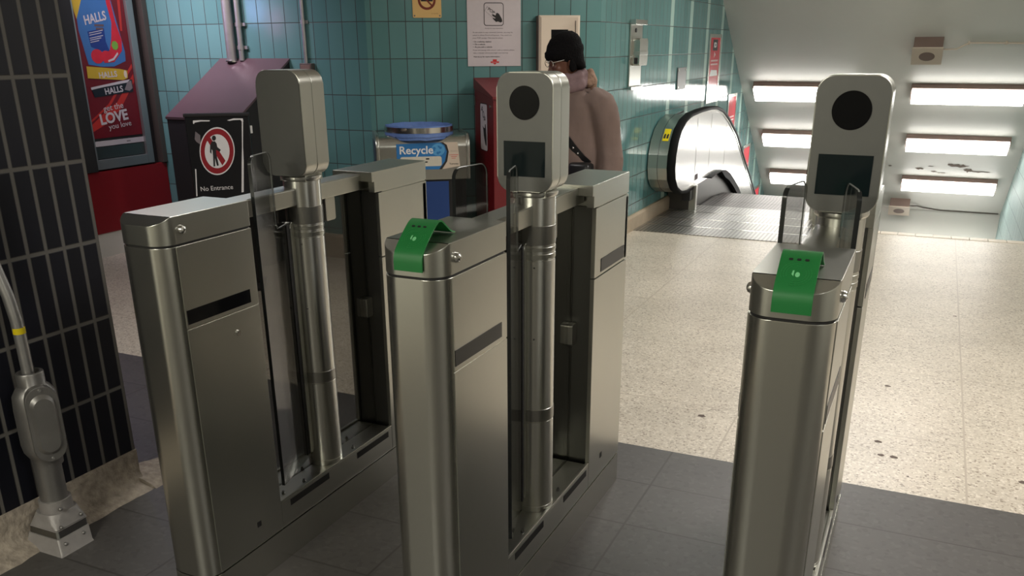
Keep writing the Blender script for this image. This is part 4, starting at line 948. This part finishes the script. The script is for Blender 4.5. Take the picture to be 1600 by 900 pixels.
for y in (8.35, 8.75, 9.15):
    mb = MB(); mb.box(XW + .04 - EO.x, -.60 - EO.x, y - EO.y, y + .025 - EO.y, .0055, .0068); mb.build('plate_joint', M['steel_bright'], fpz)
for i in range(9):
    y = 9.61 + i * .40; z = -.004 if i < 2 else -.03 - max(0, i - 2) * .23
    mb = MB(); mb.box(-2.19 - EO.x, -.957 - EO.x, y - EO.y, y + .40 - EO.y, z - .30, z, .004); mb.build('step', M['step'], es)

# ================================================================ LAMPS ON THE SLOPING CEILING
tv = Vector((0, 1, -SL)).normalized()
def slope_frame(x, yc, h=0.0): return Vector((x, yc, ceil_z(yc))) - nn * h
def fluor(x, yc, label):
    o = slope_frame(x, yc); t = thing('fluorescent_lamp', label, 'lamp', o, 0, 'fluorescent lamps on the sloping ceiling')
    P = Plane((0, 0, 0), (1, 0, 0), tv, -nn)
    mb = MB(); P.slab(mb, rect(-.645, .645, -.150, .150), .0, .066, .004); mb.build('housing', M['lamp_housing'], t)
    mb = MB(); sec = rrect(-.142, .142, .060, .128, .024, 4)
    mb.prism(sec, lambda p, q, s_: P(s_, p, q), -.632, .632, .006); mb.build('diffuser', M['lens'], t)
    for s_ in (-1, 1):
        mb = MB(); P.slab(mb, rect(*sorted((s_ * .634, s_ * .645)), -.148, .148), .05, .100, .002); mb.build('end_cap', M['lamp_housing'], t)
rows = ((12.855, 'top'), (13.915, 'middle'), (14.955, 'bottom'))
for yc, nm in rows:
    fluor(.322, yc, nm + ' lamp of the three lit tubes right of the last gate, on the sloping ceiling')
    fluor(-1.635, yc, nm + ' lamp of the three lit tubes left of the last gate, above the escalator')
# one more row on the upright face at the foot of the slope, just out of sight below the floor edge
for x in (.40,):
    t = thing('fluorescent_lamp', 'lamp on the upright face below the foot of the sloping ceiling', 'lamp', (x, YK, -1.58), 0, 'fluorescent lamps on the sloping ceiling')
    P = Plane((0, 0, 0), (1, 0, 0), (0, 0, -1), (0, -1, 0))
    mb = MB(); P.slab(mb, rect(-.645, .645, -.150, .150), .0, .066, .004); mb.build('housing', M['lamp_housing'], t)
    mb = MB(); mb.prism(rrect(-.142, .142, .060, .128, .024, 4), lambda p, q, s_: P(s_, p, q), -.632, .632, .006); mb.build('diffuser', M['lens'], t)
def speaker(x, yc, label, cable, k=1.0, run=None, m_='cream'):
    o = slope_frame(x, yc); t = thing('ceiling_speaker', label, 'speaker', o, 0, 'square speakers on the sloping ceiling')
    P = Plane((0, 0, 0), (1, 0, 0), tv, -nn)
    mb = MB(); P.slab(mb, rect(-.155 * k, .155 * k, -.16 * k, .16 * k), 0, .140, .003); mb.build('box_body', M['lamp_housing'], t)
    mb = MB(); P.slab(mb, rect(-.165 * k, .165 * k, -.17 * k, .17 * k), .140, .152, .003); fc_ = mb.build('face_plate', M['cream'], t)
    mb = MB(); P.slab(mb, circ(0, 0, .085 * k, .085 * k, 30), .152, .155); mb.build('grille', M['lamp_housing'], fc_)
    c = thing('speaker_cable', cable, 'cable', o); mb = MB()
    kk = run or [(.157, .0, .06), (.30, .0, .055), (.37, -.03, .03), (.42, -.05, .012), (.60, -.05, .010), (.9, -.04, .010), (1.10, -.03, .010)]
    mb.tube([P(a, b, h) for a, b, h in kk], .009, 10); mb.build('cable', M[m_], c, 60)
    for a_ in (() if run else (.42, .80)):
        mb = MB(); P.slab(mb, rect(a_ - .01, a_ + .01, -.07, -.03), 0, .022, .002); mb.build('clip', M['cream'], c)
speaker(-.19, 12.05, 'square ceiling speaker above the top right lamp', 'thin cream cable running right from the upper speaker across the sloping ceiling')
speaker(-.31, 15.64, 'lower ceiling speaker under the bottom right lamp, by the fold of the ceiling', 'thin cable running right from the lower speaker along the ceiling fold', .95, [(.15, 0, .05), (.26, .03, .03), (.34, .12, .012), (.60, .185, .010), (1.0, .19, .010), (1.43, .19, .010)], 'brownsteel')

# ================================================================ PERSON
def finalize(mb, name, m, parent, voxel=None, smooth_it=0, smooth=180, fold=0):
    o = mb.build(name, m, parent, 60)
    if voxel:
        r = o.modifiers.new('r', 'REMESH'); r.mode = 'VOXEL'; r.voxel_size = voxel
        if smooth_it: s_ = o.modifiers.new('s', 'SMOOTH'); s_.factor = .5; s_.iterations = smooth_it
        bpy.context.view_layer.update()
        me = bpy.data.meshes.new_from_object(o.evaluated_get(bpy.context.evaluated_depsgraph_get()))
        if fold:
            for v in me.vertices:
                c_ = v.co; k = noise.noise(Vector((c_.x * 9, c_.y * 9, c_.z * 4.5))) + .5 * noise.noise(Vector((c_.x * 20 + 3, c_.y * 20, c_.z * 9)))
                v.co = c_ + v.normal * fold * k
        old = o.data; o.modifiers.clear(); me.materials.clear(); me.materials.append(m); o.data = me; me.name = name; bpy.data.meshes.remove(old)
        for p in me.polygons: p.use_smooth = True
    return o
def ring(c, rx, ry, n=20, tilt=0.0, pw=1.0):
    out = []
    for k in range(n):
        a = k * 2 * PI / n; x = rx * math.copysign(abs(math.cos(a)) ** pw, math.cos(a)); y = ry * math.copysign(abs(math.sin(a)) ** pw, math.sin(a))
        out.append(Vector((c[0] + x, c[1] + y, c[2] + y * tilt)))
    return out
PX, PY = -1.90, 4.90
pe = thing('person', 'person in black knit hat and beige coat standing behind the middle gate', 'person', (PX, PY, 0), math.radians(-10))
# local frame: faces -y, her left arm at +x
mb = MB()
HCz = Vector((0, -.045, 1.545))
# head (tilted a little down and towards her right)
hr = Matrix.Translation(HCz) @ Matrix.Rotation(math.radians(-38), 4, 'Z') @ Matrix.Rotation(math.radians(12), 4, 'X')
hrings = []
for z, rx_, ry_, oy in ((-.122, .022, .026, -.050), (-.112, .038, .046, -.040), (-.09, .050, .062, -.026), (-.06, .060, .076, -.014), (-.02, .068, .086, -.004), (.02, .072, .092, 0), (.06, .070, .090, .004), (.09, .058, .074, .006), (.11, .036, .046, .008), (.118, .012, .016, .008)):
    hrings.append([hr @ v for v in ring((0, oy, z), rx_, ry_, 24)])
mb.loft(hrings)
def hp_(x, y, z): return hr @ Vector((x, y, z))
mb.loft([[hp_(a * .006, -.086 - o, z) if k < 2 else hp_(a * .012, -.070, z) for k, a in enumerate((-1, 1, 1, -1))] for z, o in ((.012, .002), (-.012, .012), (-.030, .022), (-.040, .010))])   # nose bridge
for v in ((0, -.100, -.034, .011), (-.010, -.092, -.036, .009), (.010, -.092, -.036, .009), (-.040, -.066, -.028, .020), (.040, -.066, -.028, .020), (0, -.082, -.092, .018), (0, -.088, -.058, .014)):
    p = hp_(*v[:3]); mb.ellipsoid(p, v[3], v[3], v[3], 12, 8)
for s_ in (-1, 1):
    p = hp_(s_ * .070, .004, -.012); mb.ellipsoid(p, .010, .020, .030, 12, 8)
mb.tube([(0, .0, 1.36), (0, -.012, 1.43), (0, -.03, 1.50)], [.066, .056, .056], 18)
# trunk and limbs under the clothes
mb.loft([ring(c, a, b, 20) for c, a, b in (((0, 0, .84), .15, .11), ((0, 0, .98), .15, .11), ((0, 0, 1.16), .14, .105), ((0, 0, 1.32), .15, .10), ((0, 0, 1.40), .07, .06))])
for s_ in (-1, 1):
    st_ = .10 * s_
    mb.tube([(s_ * .085, 0, .86), (s_ * .09, -st_ * .5, .50), (s_ * .09, -st_ * .2, .09)], [.085, .058, .042], 14)
    mb.ellipsoid((s_ * .09, -st_ * .2 - .05, .045), .04, .11, .035, 14, 8)
    sh = Vector((s_ * .165, .01, 1.355)); el = Vector((s_ * .235, .035, 1.08)); wr = Vector((s_ * .250, -.02, .86))
    mb.tube([sh, el, wr], [.05, .042, .028], 14)
    hd_ = (wr - el).normalized(); pal = wr + hd_ * .055
    mb.tube([wr, wr + hd_ * .03, wr + hd_ * .09], [.026, .034, .032], 12)
    side_ = Vector((0, 1, 0)); side_ = (side_ - hd_ * side_.dot(hd_)).normalized(); inw = Vector((-s_, 0, 0))
    for fi, (off, ln) in enumerate(((-.027, .066), (-.009, .074), (.009, .070), (.026, .054))):
        a0 = wr + hd_ * .082 + side_ * off
        mb.tube([a0, a0 + hd_ * ln * .45 + inw * .004, a0 + hd_ * ln * .8 + inw * .018, a0 + hd_ * ln * .95 + inw * .034], [.0088, .0084, .0076, .0060], 8)
    t0 = wr + hd_ * .03 - side_ * .024
    mb.tube([t0, t0 + hd_ * .025 - side_ * .022 + inw * .008, t0 + hd_ * .055 - side_ * .026 + inw * .014], [.011, .0095, .007], 8)
body = finalize(mb, 'body', M['skin'], pe, .0055, 2)
for s_ in (-1, 1):
    mb = MB(); p = hp_(s_ * .030, -.076, .004); mb.ellipsoid(p, .011, .009, .008, 12, 8); mb.build('eye', M['eye'], pe, 60)
mb = MB(); p = hp_(0, -.092, -.066)
mb.ellipsoid(p, .022, .010, .0075, 14, 8); mb.build('lips', M['lip'], pe, 60)
# glasses
mb = MB()
for s_ in (-1, 1):
    pts = [hp_(s_ * .033 + .024 * math.cos(k * PI / 10), -.098 + abs(.024 * math.cos(k * PI / 10) + .033) * .12, .004 + .018 * math.sin(k * PI / 10)) for k in range(21)]
    mb.tube(pts, .0018, 6)
    mb.tube([hp_(s_ * .058, -.090, .010), hp_(s_ * .074, -.03, .012), hp_(s_ * .074, .02, .006)], .0018, 6)
mb.tube([hp_(-.010, -.098, .008), hp_(0, -.101, .010), hp_(.010, -.098, .008)], .0018, 6)
mb.build('glasses', M['steel_bright'], pe, 60)
# knit hat: ribbed cuff and rounded crown, pulled low at the back
mb = MB(); rings_ = []
for z, rx_, ry_, oy, am in ((-.055, .078, .030, .075, 0), (-.02, .082, .062, .045, 0), (.022, .086, .106, .004, .002), (.040, .090, .112, .004, .002), (.062, .089, .110, .006, .002), (.068, .083, .103, .008, .002), (.095, .078, .096, .012, .0025), (.122, .064, .078, .016, .0025), (.143, .040, .050, .018, .002), (.152, .010, .012, .018, 0)):
    rr = []
    for k in range(64):
        a = k * 2 * PI / 64; w_ = 1 + (am * 9 if k % 2 else -am * 9) * .25
        rr.append(hr @ Vector((rx_ * w_ * math.cos(a), oy + ry_ * w_ * math.sin(a), z)))
    rings_.append(rr)
mb.loft(rings_); mb.build('knit_hat', M['hat'], pe, 70)
mb = MB()
for s_ in (-1, 1): mb.ellipsoid(hp_(s_ * .064, .02, -.022), .018, .036, .040, 14, 10)
mb.build('hair', M['hat'], pe, 60)
# coat with sleeves in one skin
mb = MB()
mb.loft([ring(c, a, b, 28, tl, .86) for c, a, b, tl in (((0, .01, .60), .235, .185, 0), ((0, .01, .62), .240, .190, 0), ((0, .01, .80), .222, .172, 0), ((0, .012, .98), .205, .155, 0), ((0, .012, 1.10), .198, .148, 0), ((0, .010, 1.22), .200, .145, 0), ((0, .008, 1.31), .190, .130, .05), ((0, .005, 1.37), .150, .108, .1), ((0, .0, 1.415), .095, .082, .15), ((0, -.005, 1.44), .080, .078, .15))])
for s_ in (-1, 1):
    mb.tube([(s_ * .130, .008, 1.350), (s_ * .190, .012, 1.315), (s_ * .224, .024, 1.22), (s_ * .245, .036, 1.09), (s_ * .262, .025, 1.02), (s_ * .274, -.005, .90), (s_ * .276, -.012, .86)], [.078, .084, .080, .072, .071, .066, .066], 20)
coat = finalize(mb, 'coat', M['coat'], pe, .010, 5, fold=.014)
# front seam, pocket fold
mb = MB(); mb.tube([(-.01, -.162, .62), (-.008, -.150, .90), (-.006, -.138, 1.15), (-.004, -.128, 1.28)], .006, 8); mb.build('coat_placket', M['scarf'], coat, 60)
# scarf wound at the neck and fur-edged hood behind
mb = MB()
for k0, z, r_, th in ((0, 1.425, .092, .034), (.4, 1.462, .082, .032)):
    pts = [Vector((r_ * 1.05 * math.cos(k * PI / 12), r_ * 1.0 * math.sin(k * PI / 12) - .012, z + .020 * math.sin(k * PI / 12 + k0) + .004 * math.sin(k * 2.3))) for k in range(25)]
    mb.tube(pts, [th * (1 + .14 * math.sin(k * 1.7)) for k in range(25)], 12)
mb.tube([(-.03, -.105, 1.42), (-.035, -.135, 1.33), (-.03, -.150, 1.22)], [.036, .040, .030], 12)
finalize(mb, 'scarf', M['scarf'], pe, .007, 2, fold=.012)
mb = MB()
mb.tube([(-.10, .03, 1.42), (-.075, .095, 1.435), (0, .125, 1.43), (.075, .105, 1.44), (.115, .04, 1.445), (.115, .0, 1.415)], [.030, .042, .050, .046, .036, .02], 14)
mb.tube([(.10, .055, 1.50), (.105, .075, 1.44), (.07, .115, 1.38), (0, .14, 1.36), (-.07, .115, 1.38)], [.020, .034, .040, .042, .03], 12)
finalize(mb, 'fur_hood', M['fur'], pe, .008, 2)
# trousers and shoes
mb = MB(); mb.loft([ring((0, 0, z), a, b, 20) for z, a, b in ((.70, .175, .125), (.86, .17, .125), (.98, .16, .12))])
for s_ in (-1, 1):
    st_ = .10 * s_
    mb.tube([(s_ * .085, 0, .82), (s_ * .09, -st_ * .5, .50), (s_ * .09, -st_ * .2, .10)], [.10, .078, .068], 16)
finalize(mb, 'trousers', M['trouser'], pe, .010, 3)
for s_ in (-1, 1):
    mb = MB(); st_ = .10 * s_; c = (s_ * .09, -st_ * .2 - .05)
    mb.loft([ring((c[0], c[1], z), a, b, 18) for z, a, b in ((.0, .046, .128), (.02, .050, .132), (.05, .050, .125), (.075, .046, .10))]); mb.loft([ring((c[0], c[1] + .06, z), .050, .06, 18) for z in (.05, .11, .13)])
    finalize(mb, 'shoe', M['black'], pe, .008, 2)
# cross-body strap and dark bag at her left hip
def on_coat(x, z, o=.006):
    zs = [(.62, .240, .190), (.80, .222, .172), (.98, .205, .155), (1.10, .198, .148), (1.22, .200, .145), (1.31, .190, .130), (1.38, .14, .1)]
    for (z0, a0, b0), (z1, a1, b1) in zip(zs, zs[1:]):
        if z0 <= z <= z1: t_ = (z - z0) / (z1 - z0); a_, b_ = a0 + (a1 - a0) * t_, b0 + (b1 - b0) * t_; break
    return Vector((x, .011 - (b_ + o) * max(0, 1 - abs(x / a_) ** 2.3) ** (1 / 2.3), z))
mb = MB(); rr = []
for k in range(13):
    t_ = k / 12; x = -.10 + t_ * .285; z = 1.36 - t_ * .36
    p = on_coat(x, z, .001); q = on_coat(x, z, .010); dn = Vector((.62, 0, .785)) * .019
    rr.append([p - dn, q - dn, q + dn, p + dn])
mb.loft(rr); sp_ = mb.build('bag_strap', M['black'], pe, 60)
for k in (7, 9, 10):
    t_ = k / 12; p = on_coat(-.10 + t_ * .285, 1.36 - t_ * .36, .012); mb = MB(); mb.ellipsoid(p, .006, .004, .006, 10, 6); mb.build('rivet', M['steel_bright'], sp_, 60)
mb = MB(); c = on_coat(.168, .94, .030); mb.box(c.x - .075, c.x + .06, c.y - .04, c.y + .04, .82, 1.012, .02); mb.build('shoulder_bag', M['black'], pe, 60)
